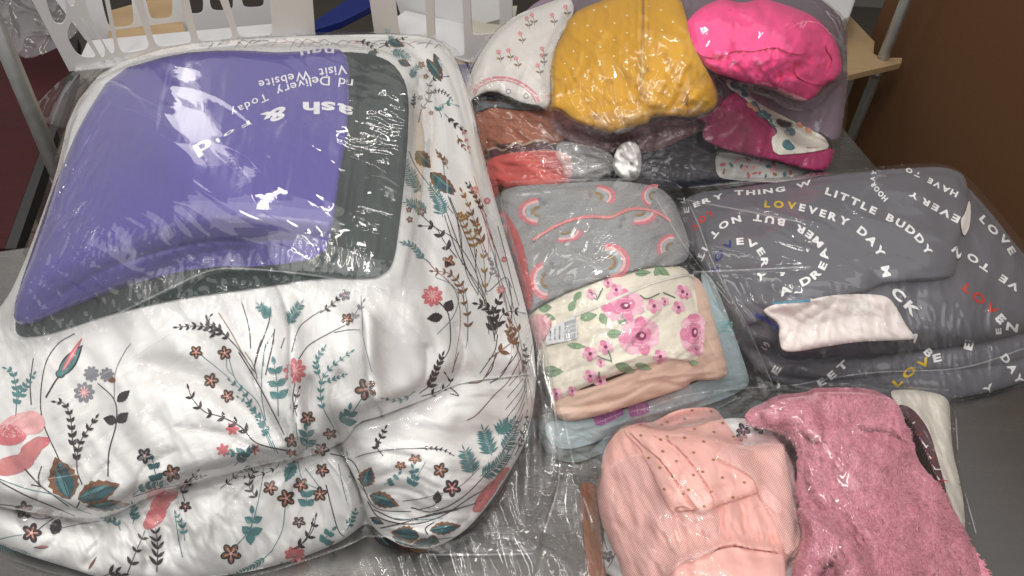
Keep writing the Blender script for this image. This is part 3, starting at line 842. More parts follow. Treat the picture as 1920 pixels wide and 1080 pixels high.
# lilac leggings, magenta, dotted
c_mg = cloth("magenta_fleece", (0.34, 0.010, 0.10), wb=.6); g = thing("magenta_garment", 1430, 240, .12, "magenta plush garment low in the tied bag, left of the dotted cuff", "clothing")
relief("cloth", ZD(120,700,200,600,280,510,380,560,480,640,560,740,640,830,850,830,850,880,810,960,700,960,560,910,400,880,200,830,110,780), c_mg, g, zpts=zz(0), drape=(.004, 3), push=(18, .016),
    fields=[folds(.005, 16, 60, 3, 92), folds(.002, 6, 50, 2, 93)])
c_dt = cloth("cream_jersey", (0.70, 0.66, 0.58)); g = thing("dotted_leggings", 1460, 200, .15, "cream leggings with big teal dots, their narrow cuff on the magenta garment", "clothing")
s = relief("cloth", ZD(240,440,330,470,400,560,480,610,600,670,700,720,800,770,830,830,760,850,640,865,515,872,495,775,545,742,480,680,400,600,330,540,250,490), c_dt, g, drape=(.006, 3), push=(8, .006), smooth=1, fields=[folds(.0015, 10, 40, 3, 94)])
p = Print(s, lim=6); T2 = ink("dot_teal", (0.055, 0.17, 0.20))
for x, y, r in ((300,480,34),(350,530,22),(400,590,26),(450,640,30),(520,690,34),(600,740,36),(598,815,40),(340,500,22),(420,610,18),(480,655,24)): a, b = ZD(x, y)[0]; p.ell(a, b, r/3, r/4, .3, T2)
for x, y in ((360,580),(690,720),(640,690),(390,600)): a, b = ZD(x, y)[0]; p.leaf(a, b, 16, 9, .6, ink("dot_peach", (0.62, 0.25, 0.14)), 1)
p.build("print", g)
# hot pink ruffled shirt
c_hp = cloth("hot_pink_jersey", (1.0, 0.07, 0.29), cb=.3, sheen=.1); g = thing("hot_pink_shirt", 1430, 100, .24, "hot pink baby shirt with ruffled cuffs at the right of the tied bag", "clothing")
relief("cloth", ZD(12,190,20,120,100,40,220,-10,330,20,450,-10,590,30,740,90,840,190,888,300,896,390,860,450,800,475,760,530,700,572,620,555,540,510,490,490,380,470,250,430,150,400,60,290), c_hp, g, zpts=zz(.02), drape=(.008, 3), push=(24, .03),
    marks=[('step', ZD(505,490,560,430,640,450,740,470), 16, .004), ('valley', ZD(230,250,400,270,560,250,700,300), 5, .003), ('soft', ZD(540,260,640,380,700,460), 5, .003), ('soft', ZD(250,60,330,150,360,260), 6, .004), ('soft', ZD(440,0,430,120,380,240), 6, .004), ('valley', ZD(600,380,680,360,790,380,830,300), 4, .003), ('valley', ZD(640,430,740,440,820,430), 4, .003), ('step', ZD(850,270,870,330,890,420), 10, .003), ('soft', ZD(120,330,240,280,330,300), 6, .003), ('soft', ZD(80,100,120,200,240,250), 6, .003)],
    fields=[folds(.005, 13, 75, 3, 95, kind='r'), folds(.005, 20, 60, 1.6, 96), folds(.003, 9, 110, 1.6, 196), local(folds(.005, 7, 70, 2, 97), 1535, 135, 30, 50)])
def part0(name, q, mat, par, gap=.005, push=(10, .012), **k): return relief(name, q, mat, par, drape=(gap, 2), push=push, skirt=.01, **k)
part0("cuff", ZD(540,470,560,440,600,425,660,450,720,470,770,480,790,490,760,530,700,572,650,560,600,540,535,500), c_hp, g, .005, fields=[folds(.002, 8, 80, 3, 311)])
part0("ruffle", ZD(800,240,850,250,885,300,896,360,892,410,860,450,810,455,790,420,830,380,845,330,815,290), c_hp, g, .006, fields=[folds(.006, 8, 150, 2, 312)])
part0("ruffle", ZD(620,380,680,350,760,370,820,400,830,450,790,480,720,470,650,440), c_hp, g, .005, fields=[folds(.006, 8, 60, 2, 313)])
part0("front_panel", ZD(60,100,200,60,380,40,540,60,640,130,700,230,690,310,600,300,520,260,400,290,300,280,180,330,90,310,40,230), c_hp, g, .004, push=(8, .008), fields=[folds(.006, 16, 70, 2, 314), folds(.004, 8, 100, 2, 315)])
# mustard hooded jacket
c_mu = cloth("mustard_fleece", (0.62, 0.315, 0.0), cb=.25, sheen=.1); g = thing("mustard_jacket", 1200, 120, .25, "mustard yellow hooded jacket with tiny white dots and a zip, centre of the tied bag", "jacket")
s = relief("body", ZC(770,60,900,10,1000,-30,1200,-60,1380,-30,1420,100,1440,220,1500,350,1560,450,1612,560,1595,640,1540,675,1440,705,1350,690,1280,700,1215,690,1190,740,1050,770,960,797,860,760,740,710,680,650,640,650,608,655,622,560,612,470,615,380,635,300,680,210,710,130), c_mu, g, zpts=zz(.025), drape=(.012, 3), push=(28, .03),
    marks=[('step', ZC(655,650,690,570,760,520,840,540)[::-1], 16, .003), ('valley', ZC(870,560,900,520,960,500,1030,530), 5, .003), ('valley', ZC(960,795,965,740,955,690), 6, .004), ('soft', ZC(620,640,650,560,660,470), 6, .004), ('valley', ZC(1080,640,1250,640,1400,630,1560,610), 5, .004),
           ('soft', ZC(1040,250,1030,420,1060,540), 6, .002), ('soft', ZC(720,250,800,300,850,420), 7, .003), ('step', ZC(1110,60,1120,300,1130,560), 12, .002), ('ridge', ZC(1195,50,1200,300,1190,540), 6, .0025), ('soft', ZC(1260,320,1330,420,1420,480), 8, .004), ('valley', ZC(1050,770,1110,735,1190,735,1230,700), 4, .003)],
    fields=[folds(.005, 28, 60, 3, 98), folds(.003, 12, 70, 2, 99)])
def part(name, q, mat, par, gap=.005, push=(10, .012), **k): return relief(name, q, mat, par, drape=(gap, 2), push=push, skirt=.01, **k)
part("sleeve", ZC(608,652,625,560,640,500,665,470,690,480,700,540,690,600,660,650,640,650), c_mu, g, fields=[folds(.003, 9, 75, 4, 301)])
part("sleeve", ZC(1440,560,1480,520,1560,530,1605,555,1598,610,1570,660,1540,678,1470,690,1430,680,1425,620), c_mu, g, .008, fields=[folds(.003, 9, 40, 3, 302)])
part("pocket_flap", ZC(655,652,668,590,710,545,780,520,840,530,870,560,880,620,870,700,860,760,760,730,700,700), c_mu, g, .005, marks=[('soft', ZC(700,600,760,640,840,650), 5, .004)], fields=[folds(.0025, 10, 60, 3, 303)])
part("placket", ZC(1125,-60,1195,-60,1195,100,1190,300,1185,480,1180,570,1130,570,1132,430,1128,300,1128,100), c_mu, g, .002, push=(6, .004))
part("hem", ZC(1040,620,1150,600,1280,610,1430,620,1420,690,1350,688,1280,700,1215,690,1190,740,1120,745,1050,770,960,795,940,740,960,690,1000,650), c_mu, g, .005, fields=[folds(.003, 10, 0, 4, 305)])
BUFFIX = 0
_t = Top(); _t.grid = BUF.copy(); s = _t
p = Print(s, lim=6); DW = ink("dot_cream", (0.85, 0.75, 0.50))
for x, y in ((752,140),(832,152),(912,186),(992,138),(1066,92),(1066,195),(830,240),(908,280),(990,238),(1066,300),(748,305),(826,338),(988,334),(695,378),(746,408),(902,388),(815,455),(1065,410),(976,465),(620,465),(1195,38),(1275,178),(1280,270),(1200,230),(1356,230),(1395,330),(1160,120),(748,545),(905,470),(1306,368),(870,60),(940,40),(1270,60),(1340,130),(700,470),(870,510)):
    a, b = ZC(x, y)[0]; p.ell(a, b, 1.9, 1.7, 0, DW, 0, 8)
p.build("print", g)
p = Print(s, .0016); Z1 = ink("zip_mustard", (0.50, 0.24, 0.01), .5); MET = solid("brass_zip", (0.60, 0.42, 0.12), .3, .9)
p.stroke(ZC(1160,-60,1160,100,1158,300,1155,430,1152,570), 7, Z1); p.stroke(ZC(1162,-60,1162,100,1160,300,1157,430), 2.6, MET, layer=2); p.build("zip", g)
p = Print(s, .003); a, b = ZC(1160, 425)[0]; p.ell(a, b, 6, 5, 0, MET); p.stroke(ZC(1160,430,1152,480,1156,500), 4, MET, layer=1); p.build("zip_pull", g)
# films of the tied bag
F2 = film("film_tied", 0.06, 0.05, (0.99, 0.985, 0.985), 1.6, 0.35, (1, 1), 0, 3.0, 0.15)
bgB = thing("tied_clear_bag", 1180, 300, .12, "clear plastic bag tied in a knot, full of folded baby clothes at top right", "plastic bag")
KX, KY = 1178, 296
relief("film", [(1180, 345), (1050, 350), (930, 345), (905, 290), (885, 230), (868, 180), (876, 120), (905, 70), (960, 30), (1060, -10), (1160, -70), (1420, -70), (1530, -20), (1592, 30), (1590, 120), (1590, 230), (1570, 290), (1540, 335), (1400, 335)], F2, bgB,
    drape=(.006, 2), minfilt=2, clamp=.002, thin=True, skirt=0, push=(14, .014),
    fields=[radial(KX, KY, .010, 9.0, 101, 150, 3, 8), radial(KX, KY, .005, 20.0, 102, 220, 3, 20), local(folds(.004, 13, 40, 4, 103, kind='r'), 950, 200, 90, 90), local(folds(.003, 12, 120, 4, 104, kind='r'), 1480, 180, 120, 160), folds(.002, 18, 110, 3, 105, kind='r')],
    marks=creases(22, 890, 60, 1330, 230, 110, 50, 80, .0035, 601) + creases(14, 1340, 20, 1580, 300, 110, 30, 110, .003, 602) + [('ridge', ZC(300,700,420,760,560,800), 3, .004), ('ridge', ZC(170,730,300,760,560,860), 3, .004), ('ridge', ZC(700,560,780,470,850,380), 3, .004), ('ridge', ZC(1140,250,1180,320), 3, .004), ('ridge', ZC(1430,360,1400,440,1360,520), 3, .004), ('ridge', ZC(1150,230,1300,370), 3, .003), ('ridge', ZD(270,220,255,300,240,360), 3, .004), ('ridge', ZC(660,690,700,600,780,540), 3, .003)])
FF = film("film_fan", 0.05, 0.07, (0.97, 0.96, 0.96), 1.8, .3, (1, 1), 0, 3.0, .15)
relief("gathered_film", [(1180, 345), (1110, 345), (1030, 320), (990, 280), (1020, 240), (1090, 215), (1170, 205), (1260, 205), (1340, 195), (1400, 215), (1420, 260), (1430, 310), (1400, 338), (1290, 345)], FF, bgB, drape=(.003, 2), clamp=.0015, thin=True, skirt=0, push=(30, .006),
    fields=[radial(KX, KY, .018, 8.0, 107, 130, 4, 4), radial(KX, KY, .006, 24.0, 108, 170, 3, 10)])
FK = cloth("knotted_plastic", (0.80, 0.78, 0.77), .28, .06, 600, .1, 10, .3, spec=.6, sheen=0); FK_ = film("film_knot", 0.75, 0.16, (0.96, 0.95, 0.95), 2.0, .7, (1, 1), 0, 3.5, .5, hazecol=(.8, .78, .77))
relief("knot", [(1160, 272), (1180, 264), (1196, 270), (1203, 290), (1202, 318), (1196, 336), (1172, 338), (1152, 326), (1148, 300)], FK, bgB, drape=(.060, 3), push=(26, .050), skirt=.02, fields=[folds(.009, 11, 60, 2.5, 111), folds(.006, 8, 120, 2.5, 112, kind='r')], marks=[('valley', [(1150, 300), (1175, 308), (1202, 300)], 4, .008, False), ('valley', [(1165, 270), (1180, 290), (1185, 330)], 4, .006, False), ('step', [(1200, 318), (1180, 300), (1160, 284)], 16, .008)])
FT = film("film_knot_tail", 0.28, 0.1, (0.97, 0.96, 0.96), 1.8, .5, (1, 1), 0, 3, .3, hazecol=(.75, .74, .73))
relief("knot_tail", [(1156, 322), (1150, 290), (1120, 276), (1080, 268), (1046, 264), (1040, 290), (1055, 310), (1060, 340), (1110, 336)], FT, bgB, drape=(.016, 2), push=(10, .006), thin=True, skirt=0, fields=[radial(1165, 305, .008, 5, 113, 150, 2, 5), folds(.003, 16, 15, 2, 114, kind='r')])

# ================================================================== GREY BLANKET BAG
c_bl = cloth("grey_blanket_canvas", (0.118, 0.118, 0.136), .85, .05, 1400, .25, 8, .15); c_bl2 = c_bl
bk = thing("printed_grey_blanket", 1620, 560, 0, "folded grey baby blanket printed with curving white words, in the bag at right", "blanket")
bz = [(1300, 360, .10), (1500, 335, .135), (1780, 312, .15), (1900, 420, .12), (1960, 600, .05), (1900, 690, .03), (1780, 745, .01), (1480, 722, .01), (1430, 640, .06), (1350, 520, .09), (1700, 520, .14), (1500, 560, .13), (1800, 600, .10), (1600, 650, .065), (1650, 700, .03), (1400, 680, .03)]
low = relief("lower_folds", [(1290, 380), (1500, 345), (1780, 316), (1850, 388), (1905, 460), (1960, 520), (1985, 640), (1950, 705), (1850, 738), (1780, 748), (1650, 742), (1500, 728), (1440, 714), (1395, 665), (1360, 600), (1320, 520)], c_bl, bk,
    zpts=bz, push=(28, .02), skirt=.1,
    marks=[('valley', [(1400, 650), (1470, 665), (1600, 668), (1740, 652), (1850, 640), (1960, 610)], 9, .016, False), ('valley', [(1420, 700), (1560, 716), (1700, 700), (1850, 690), (1970, 660)], 6, .006, False), ('step', [(1860, 470), (1850, 560), (1870, 640)], 20, .004),
           ('soft', [(1800, 440), (1840, 520), (1900, 580)], 12, .004)], fields=[folds(.003, 30, 80, 3, 121)])
relief("middle_fold", [(1290, 380), (1500, 345), (1780, 316), (1850, 388), (1905, 460), (1960, 520), (1990, 590), (1960, 612), (1850, 640), (1740, 654), (1600, 669), (1500, 668), (1440, 656), (1400, 634), (1360, 590), (1320, 520)], c_bl, bk, drape=(.012, 3), push=(18, .022), skirt=.02, fields=[folds(.002, 24, 80, 3, 351), local(folds(.003, 12, 75, 3, 352), 1600, 640, 260, 40)])
low = Top(); low.grid = BUF.copy()
p = Print(low); W = WHT; RED = ink("ink_red", (0.55, 0.035, 0.02)); YEL = ink("ink_yellow", (0.62, 0.42, 0.02)); NAV = ink("ink_navy", (0.02, 0.025, 0.16))
TX = dict(sx=1.0, gap=.2, bold=.042)
p.text("CUTI", [(1366, 554), (1373, 578), (1384, 598), (1408, 606)], 17, W, **TX)
p.text("CK", [(1672, 540), (1693, 560), (1722, 592)], 24, W, **TX)
p.text("A B", [(1706, 622), (1722, 640), (1748, 668)], 20, W, **TX)
p.text("LOVE", [(1806, 534), (1838, 560), (1866, 586), (1884, 606)], 22, W, mats=[RED, RED, RED, W], **TX)
p.text("VE TO", [(1912, 544), (1876, 520), (1846, 500), (1812, 476)], 17, W, **TX)
p.text("LOVE", [(1838, 404), (1862, 430), (1884, 450), (1902, 478)], 17, W, **TX)
p.text("EL", [(1873, 632), (1872, 606), (1880, 590)], 14, W, **TX)
p.text("S", [(1427, 642), (1444, 656)], 19, W, **TX); p.text("E", [(1448, 706), (1462, 682)], 19, W, **TX); p.text("J", [(1446, 722), (1470, 716)], 14, W, **TX)
p.text("EET", [(1530, 722), (1556, 706), (1590, 676)], 18, W, **TX)
p.text("LOVE", [(1674, 724), (1704, 698), (1740, 676), (1768, 668)], 20, W, mats=[YEL, YEL, YEL, W], **TX)
p.text("E", [(1812, 664), (1820, 630)], 22, W, **TX); p.text("N", [(1884, 610), (1912, 616)], 20, W, **TX); p.text("DAY", [(1880, 664), (1898, 690), (1916, 720)], 19, W, **TX); p.text("Y", [(1842, 736), (1866, 722)], 18, W, **TX)
p.build("print", bk)
top = relief("upper_fold", [(1268, 388), (1300, 362), (1400, 350), (1500, 336), (1620, 322), (1700, 315), (1770, 312), (1808, 326), (1816, 360), (1812, 410), (1798, 450), (1796, 485), (1790, 518), (1750, 527), (1690, 528), (1656, 530), (1620, 548), (1570, 555), (1500, 572), (1450, 588), (1430, 600), (1400, 614), (1376, 604), (1350, 560), (1320, 510), (1290, 450)], c_bl2, bk,
    zpts=[(a, b, c + .012) for a, b, c in bz], drape=(.016, 3), push=(22, .018), skirt=.02,
    marks=[('soft', [(1310, 470), (1450, 500), (1600, 500), (1700, 520)], 14, .003), ('valley', [(1440, 585), (1400, 560), (1370, 520)], 8, .004), ('soft', [(1330, 410), (1420, 450), (1540, 400), (1700, 400)], 20, -.003), ('step', [(1792, 520), (1690, 528), (1600, 553), (1450, 590)], 14, .003)],
    fields=[folds(.0025, 34, 15, 3, 122), lambda u, v: .003 * noise(u / 90, v / 70, 123)])
p = Print(top)
p.text("ERY THING W", [(1298, 386), (1330, 374), (1375, 362), (1420, 360), (1480, 352), (1524, 340)], 15, W, ysc=.8, **TX)
p.text("LOVEVERY DAY M", [(1430, 382), (1462, 383), (1491, 386), (1538, 398), (1583, 414), (1612, 430), (1636, 452), (1654, 480), (1664, 520)], 17, W, mats=[YEL] * 3 + [W] * 11, size2=21, **TX)
p.text("LITTLE BUDDY", [(1546, 356), (1590, 372), (1642, 396), (1684, 416), (1718, 440), (1746, 478)], 18, W, **TX)
p.text("HOORAY", [(1662, 376), (1650, 362), (1636, 342), (1640, 318)], 14, W, size2=11, **TX)
p.text("HAVE TO", [(1796, 366), (1764, 350), (1730, 332), (1696, 316)], 15, W, size2=11, **TX)
p.text("EVERY", [(1800, 414), (1770, 398), (1730, 376), (1702, 360)], 18, W, size2=14, **TX)
p.text("LOV", [(1336, 400), (1318, 410), (1298, 432)], 15, RED, **TX)
p.text("A DREAMER BUT NOT IT", [(1460, 550), (1490, 536), (1524, 518), (1544, 494), (1540, 464), (1520, 442), (1496, 428), (1470, 418), (1440, 412), (1410, 408), (1380, 412), (1354, 424), (1334, 446), (1320, 470), (1310, 492)], 20, W, size2=15, **TX)
p.text("LOVEVERY", [(1338, 512), (1345, 484), (1364, 460), (1392, 452), (1418, 462), (1432, 482), (1432, 506), (1418, 528)], 17, W, mats=[NAV] * 3 + [W] * 5, **TX)
p.text("N", [(1786, 462), (1804, 484)], 17, W, **TX); p.text("E", [(1288, 404), (1286, 384)], 13, W, **TX); p.text("V", [(1276, 384), (1288, 372)], 12, W, **TX)
p.build("print", bk)
c_pl = cloth("white_lining", (0.78, 0.71, 0.67)); g = relief("white_lining", ZH(440,850,500,815,600,795,700,790,830,760,1000,752,1150,762,1205,830,1250,920,1320,1010,1180,1015,1000,1020,800,1050,650,1078,560,1078,540,1000,548,920), c_pl, bk, zpts=[(1450, 600, .115), (1500, 560, .132), (1680, 560, .137), (1480, 655, .098), (1700, 640, .098)], drape=(.010, 2), push=(14, .012), skirt=.02,
    marks=[('valley', ZH(450,850,600,880,700,830,760,800), 5, .005), ('soft', ZH(640,1060,660,960,720,870), 6, .004), ('soft', ZH(560,1060,620,950), 5, .004), ('valley', ZH(700,905,800,850,860,800), 4, .003), ('soft', ZH(1160,800,1200,900,1240,1010), 8, .003)], fields=[folds(.0015, 14, 30, 3, 124)])
p = Print(g); CW = ink("patch_white", (0.74, 0.70, 0.66)); CG = ink("patch_beige", (0.52, 0.43, 0.37))
p.ell(*ZH(1000, 830)[0], 26, 14, .0, CW); p.build("lining_print", bk)
low = Top(); low.grid = BUF.copy()
p = Print(low, .002); NB = ink("piping_blue", (0.03, 0.04, 0.30)); p.stroke(ZH(410,870,470,900,540,950), 7, NB); p.stroke(ZH(500,806,590,798,720,792), 4, ink("piping_cyan", (0.04, 0.22, 0.32)), layer=1); p.build("piping", bk)
pk = relief("pocket_edge", ZH(1560,340,1590,300,1610,220,1622,260,1616,380,1580,440), c_pl, bk, drape=(.003, 1), push=(5, .004), skirt=.005)
F3 = film("film_blanket", 0.05, 0.07, (0.985, 0.975, 0.98), 1.35, .25, (1, 1), 0, 2.0, .12)
bgC = thing("clear_bag", 1700, 640, 0, "clear plastic bag wrapped flat round the grey printed blanket at right", "plastic bag")
relief("film", [(1180, 360), (1300, 348), (1500, 328), (1700, 306), (1790, 306), (1860, 380), (1915, 450), (1990, 520), (2010, 650), (1960, 712), (1850, 742), (1780, 756), (1640, 752), (1480, 738), (1410, 722), (1360, 650), (1300, 540), (1260, 450)], F3, bgC,
    drape=(.005, 3), minfilt=2, clamp=.002, thin=True, skirt=0, push=(12, .010), fields=[local(folds(.004, 12, 80, 5, 131, kind='r'), 1750, 640, 260, 80), folds(.0015, 22, 12, 6, 132, kind='r'), local(folds(.0045, 12, 55, 6, 133, kind='r'), 1400, 640, 60, 120), local(folds(.003, 12, 15, 8, 134, kind='r'), 1300, 390, 200, 40)],
    marks=creases(16, 1300, 350, 1780, 560, 15, 20, 180, .002, 603) + creases(22, 1460, 580, 1930, 730, 80, 25, 90, .0035, 604) + [('ridge', [(1280, 356), (1420, 390), (1560, 425)], 3, .003), ('ridge', [(1290, 512), (1400, 505), (1540, 500)], 3, .003)])
# thin pink drawstring-like seam lines of the bag
# ================================================================== MIDDLE BAG
mz = [(950, 350, .11), (1100, 345, .15), (1250, 350, .14), (1290, 450, .12), (1330, 560, .10), (1420, 700, .035), (1380, 745, .02), (1200, 800, .03), (1060, 860, .01), (1010, 700, .07), (990, 560, .10), (1150, 450, .16), (1180, 600, .145), (1150, 700, .10), (1300, 660, .10)]
def mzz(d): return [(a, b, max(.006, c + d)) for a, b, c in mz]
c_gn = cloth("grey_green_knit", (0.20, 0.24, 0.23)); g = thing("grey_green_garment", 1080, 840, .01, "grey green garment squashed at the bottom of the middle bag", "clothing")
s = relief("cloth", [(1010, 770), (1100, 780), (1200, 780), (1330, 740), (1400, 740), (1300, 790), (1180, 820), (1130, 850), (1080, 870), (1030, 860), (1010, 820)], c_gn, g, zpts=mzz(-.02), push=(16, .01), fields=[folds(.004, 14, 160, 3, 141)])
c_lb = cloth("pale_blue_jersey", (0.36, 0.45, 0.48)); g = thing("pale_blue_pyjamas", 1300, 740, .04, "pale blue garment with purple print under the peach one in the middle bag", "pyjamas")
s = relief("cloth", [(1020, 788), (1100, 790), (1240, 745), (1340, 700), (1330, 600), (1310, 500), (1336, 520), (1368, 600), (1396, 680), (1408, 722), (1375, 742), (1290, 772), (1200, 800), (1130, 826), (1060, 846), (1025, 826)], c_lb, g, zpts=mzz(-.012), push=(16, .012), marks=[('step', [(1040, 830), (1200, 780), (1350, 735), (1420, 715)], 12, .003)], fields=[folds(.002, 16, 160, 4, 142)])
p = Print(s, lim=6); PU = ink("purple_ink", (0.36, 0.12, 0.36)); LPU = ink("lilac_ink", (0.55, 0.35, 0.55)); TL = ink("aqua_ink", (0.22, 0.47, 0.46))
for q in (ZK(455,900,500,880,560,870,620,860,630,890,600,905,560,930,500,955,470,950), ZK(650,850,700,830,760,820,775,850,770,880,720,900,665,905)): p.poly(q, PU)
for q in (ZK(480,940,620,880), ZK(520,880,530,950), ZK(570,865,590,915), ZK(655,880,775,850), ZK(700,835,710,895), ZK(740,828,750,885)): p.stroke(q, 1.5, LPU, layer=1)
for y in (380, 395, 410, 430): p.stroke(ZK(1150,y,1200,y-10,1240,y-4), 3, TL)
p.build("print", g)
c_pe = cloth("peach_jersey", (0.74, 0.52, 0.41)); g = thing("peach_pyjamas", 1200, 720, .07, "plain peach garment folded under the rose printed pyjamas", "pyjamas")
relief("cloth", [(1030, 740), (1100, 730), (1200, 690), (1290, 640), (1300, 560), (1290, 510), (1320, 530), (1342, 610), (1362, 680), (1364, 702), (1350, 713), (1300, 712), (1286, 727), (1240, 742), (1160, 768), (1090, 788), (1055, 790), (1036, 772)], c_pe, g, zpts=mzz(0), drape=(.007, 2), push=(12, .012),
    marks=[('valley', ZK(220,860,400,850,600,810,800,710,960,735,1060,700), 4, .004), ('step', ZK(690,720,800,690,900,680,1060,665,1210,660)[::-1], 12, .003), ('soft', ZK(700,740,720,690,740,650), 4, .002)], fields=[folds(.002, 16, 160, 4, 143)])
c_cr = cloth("cream_cotton", (0.78, 0.73, 0.61)); g = thing("rose_print_pyjamas", 1170, 620, .11, "cream zip pyjamas printed with pink roses and green leaves in the middle bag", "pyjamas")
s = relief("body", [(985, 592), (1010, 572), (1060, 548), (1140, 518), (1220, 500), (1268, 496), (1292, 508), (1304, 545), (1312, 610), (1314, 668), (1296, 680), (1262, 672), (1214, 686), (1150, 704), (1090, 728), (1040, 752), (1028, 740), (1018, 690), (1004, 640)], c_cr, g, zpts=mzz(.005), drape=(.010, 2), push=(18, .016),
    marks=[('step', ZK(150,520,300,470,480,400,640,330,800,260,920,225,1050,228), 22, .0035), ('step', ZK(615,560,690,470,760,380,850,290)[::-1], 16, .003), ('valley', ZK(755,540,800,430,850,290), 4, .002), ('step', ZK(500,610,600,590,740,545,860,560,1055,580), 14, .003), ('valley', ZK(170,380,330,310,600,210,900,110), 4, .002), ('soft', ZK(930,570,960,600,1000,590), 5, .004)],
    fields=[folds(.002, 20, 155, 4, 144), folds(.001, 8, 150, 4, 145)])
p = Print(s, lim=6); RS = ink("rose_pink", (0.70, 0.23, 0.38)); RL = ink("rose_light", (0.82, 0.47, 0.57)); RD = ink("rose_deep", (0.26, 0.035, 0.12)); GR = ink("leaf_green", (0.22, 0.34, 0.20)); GD = ink("leaf_dark", (0.08, 0.16, 0.10))
def rose(x, y, a, b, t):
    c, s_ = math.cos(t), math.sin(t); p.ell(x, y, a, b, t, RL)
    for k in range(7):
        q = k * .9 + .3; p.ell(x + math.cos(q) * a * .72 * c, y + math.sin(q) * b * .72, a * .36, b * .34, q, RS if k % 2 else RL, 1, 10)
    p.ell(x, y, a * .6, b * .6, t, RS, 2); p.stroke([(x - a*.5, y), (x - a*.2, y - b*.5), (x + a*.4, y - b*.45)], 1.6, RL, layer=3); p.stroke([(x - a*.3, y + b*.4), (x + a*.2, y + b*.5), (x + a*.6, y + b*.1)], 1.4, RL, layer=3); p.ell(x + a*.1, y, a*.24, b*.26, 0, RD, 4, 10); p.ell(x+ a*.14, y-1, a*.1, b*.12, 0, RL, 5, 8)
def bloss(x, y, r):
    for k in range(5): q = k * 1.2566 + .4; p.ell(x + math.cos(q)*r*.55, y + math.sin(q)*r*.5, r*.48, r*.42, q, RS if k % 2 else RL, 1, 10)
    p.ell(x, y, r*.24, r*.24, 0, RD, 3, 8)
for x, y, a, b, t in ((625,280,40,26,-.3),(715,450,40,33,-.5),(1020,430,24,37,.2),(1035,520,14,14,0)): rose(*ZK(x, y)[0], a, b, t)
for x, y, r in ((450,215,11),(587,190,13),(540,150,10),(800,280,15),(938,288,13),(960,200,14),(985,215,10),(440,550,15),(527,512,15),(440,675,13),(497,705,13),(835,565,14),(340,760,10),(250,775,12),(860,255,9),(500,600,9)): bloss(*ZK(x, y)[0], r)
for x, y, L, w, a in ((690,100,32,12,-.1),(800,60,34,15,.5),(800,110,26,14,-.9),(380,350,34,17,-.2),(390,200,24,12,2.3),(320,310,26,14,-1.0),(500,320,26,16,1.2),(600,330,30,20,.9),(530,440,34,17,-.05),(165,650,42,22,0),(310,500,36,12,.1),(580,610,40,18,.35),(690,610,34,13,.25),(150,300,26,16,-.2),(1000,600,18,10,0),(180,330,24,12,.4)): p.leaf(*ZK(x, y)[0], L, w, a, GR, 0)
for q in (ZK(460,235,480,240,510,180), ZK(480,250,470,215,440,205), ZK(720,220,760,240,830,210), ZK(850,205,920,235), ZK(480,560,520,580,560,590), ZK(540,530,555,570,560,600), ZK(490,650,490,690)): p.stroke(q, 2.4, GD, layer=2)
for q in (ZK(700,100,760,98), ZK(820,70,850,105), ZK(620,340,655,385), ZK(545,440,620,440), ZK(180,650,260,640)): p.stroke(q, 1.1, GD, layer=2)
p.build("print", g)
p = Print(s, .0014); ZP = ink("zip_cream", (0.62, 0.58, 0.48), .5); p.stroke(ZK(330,345,480,285,640,215,800,150,960,110,1020,112), 5, ZP); p.stroke(ZK(330,345,480,285,640,215,800,150,960,110,1020,112), 1.6, WHT, layer=2); p.build("zip", g)
lab = relief("care_label", ZK(190,455,215,405,350,335,366,380,368,462,300,480,190,502), cloth("label_satin", (0.70, 0.71, 0.74), .5), g, drape=(.003, 2), push=(3, .001), skirt=.001, smooth=0)
p = Print(lab, .0006, 6); IK = ink("label_ink", (0.10, 0.10, 0.13))
for k in range(6):
    y0 = 352 + 0 * k; x0 = 296 + k * 11
    p.text("machine wash cold tumble", ZK(x0, 474 - k*2, x0 + 3, 372 - k * 4), 4.2, IK, sx=1, gap=.1)
for k, tx in enumerate(("3-6M", "100% COTTON", "MADE IN INDIA")): x0 = 214 + k * 26; p.text(tx, ZK(x0, 476 - k*5, x0 + 2, 420 - k * 14), 4.6, IK, sx=1, gap=.1)
p.build("label_print", g)
c_gh = cloth("heather_grey", (0.235, 0.24, 0.245), .9, .1, 700, .5, 9, .2, heather=(0.33, 0.335, 0.34), stretch=(2.2, .7, 1)); g = thing("rainbow_pyjamas", 1120, 440, .13, "heather grey zip pyjamas with pink rainbows, top of the middle bag", "pyjamas")
s = relief("body", [(934, 360), (970, 348), (1050, 344), (1150, 338), (1232, 348), (1262, 372), (1278, 410), (1292, 450), (1292, 485), (1268, 498), (1220, 500), (1140, 518), (1060, 548), (1010, 574), (990, 590), (980, 560), (968, 500), (950, 430)], c_gh, g, zpts=mzz(.012), drape=(.008, 2), push=(20, .018),
    marks=[('step', ZG(410,515,560,430,700,385,850,380,960,340,1080,335,1180,390), 16, .003), ('step', ZG(400,480,500,540,640,520,760,490), 14, .0025), ('soft', ZG(860,310,1000,290,1180,330), 6, .003), ('soft', ZG(300,560,420,520,560,560), 8, .003), ('soft', ZG(220,300,320,340,400,480), 8, .004)],
    fields=[folds(.003, 24, 165, 3, 146), folds(.0015, 10, 165, 3, 147)])
p = Print(s, lim=6); RP = ink("rainbow_pink", (0.62, 0.20, 0.23)); RQ = ink("rainbow_blush", (0.74, 0.44, 0.44)); RG = ink("rainbow_grey", (0.36, 0.42, 0.45)); RM = ink("rainbow_gold", (0.30, 0.20, 0.09))
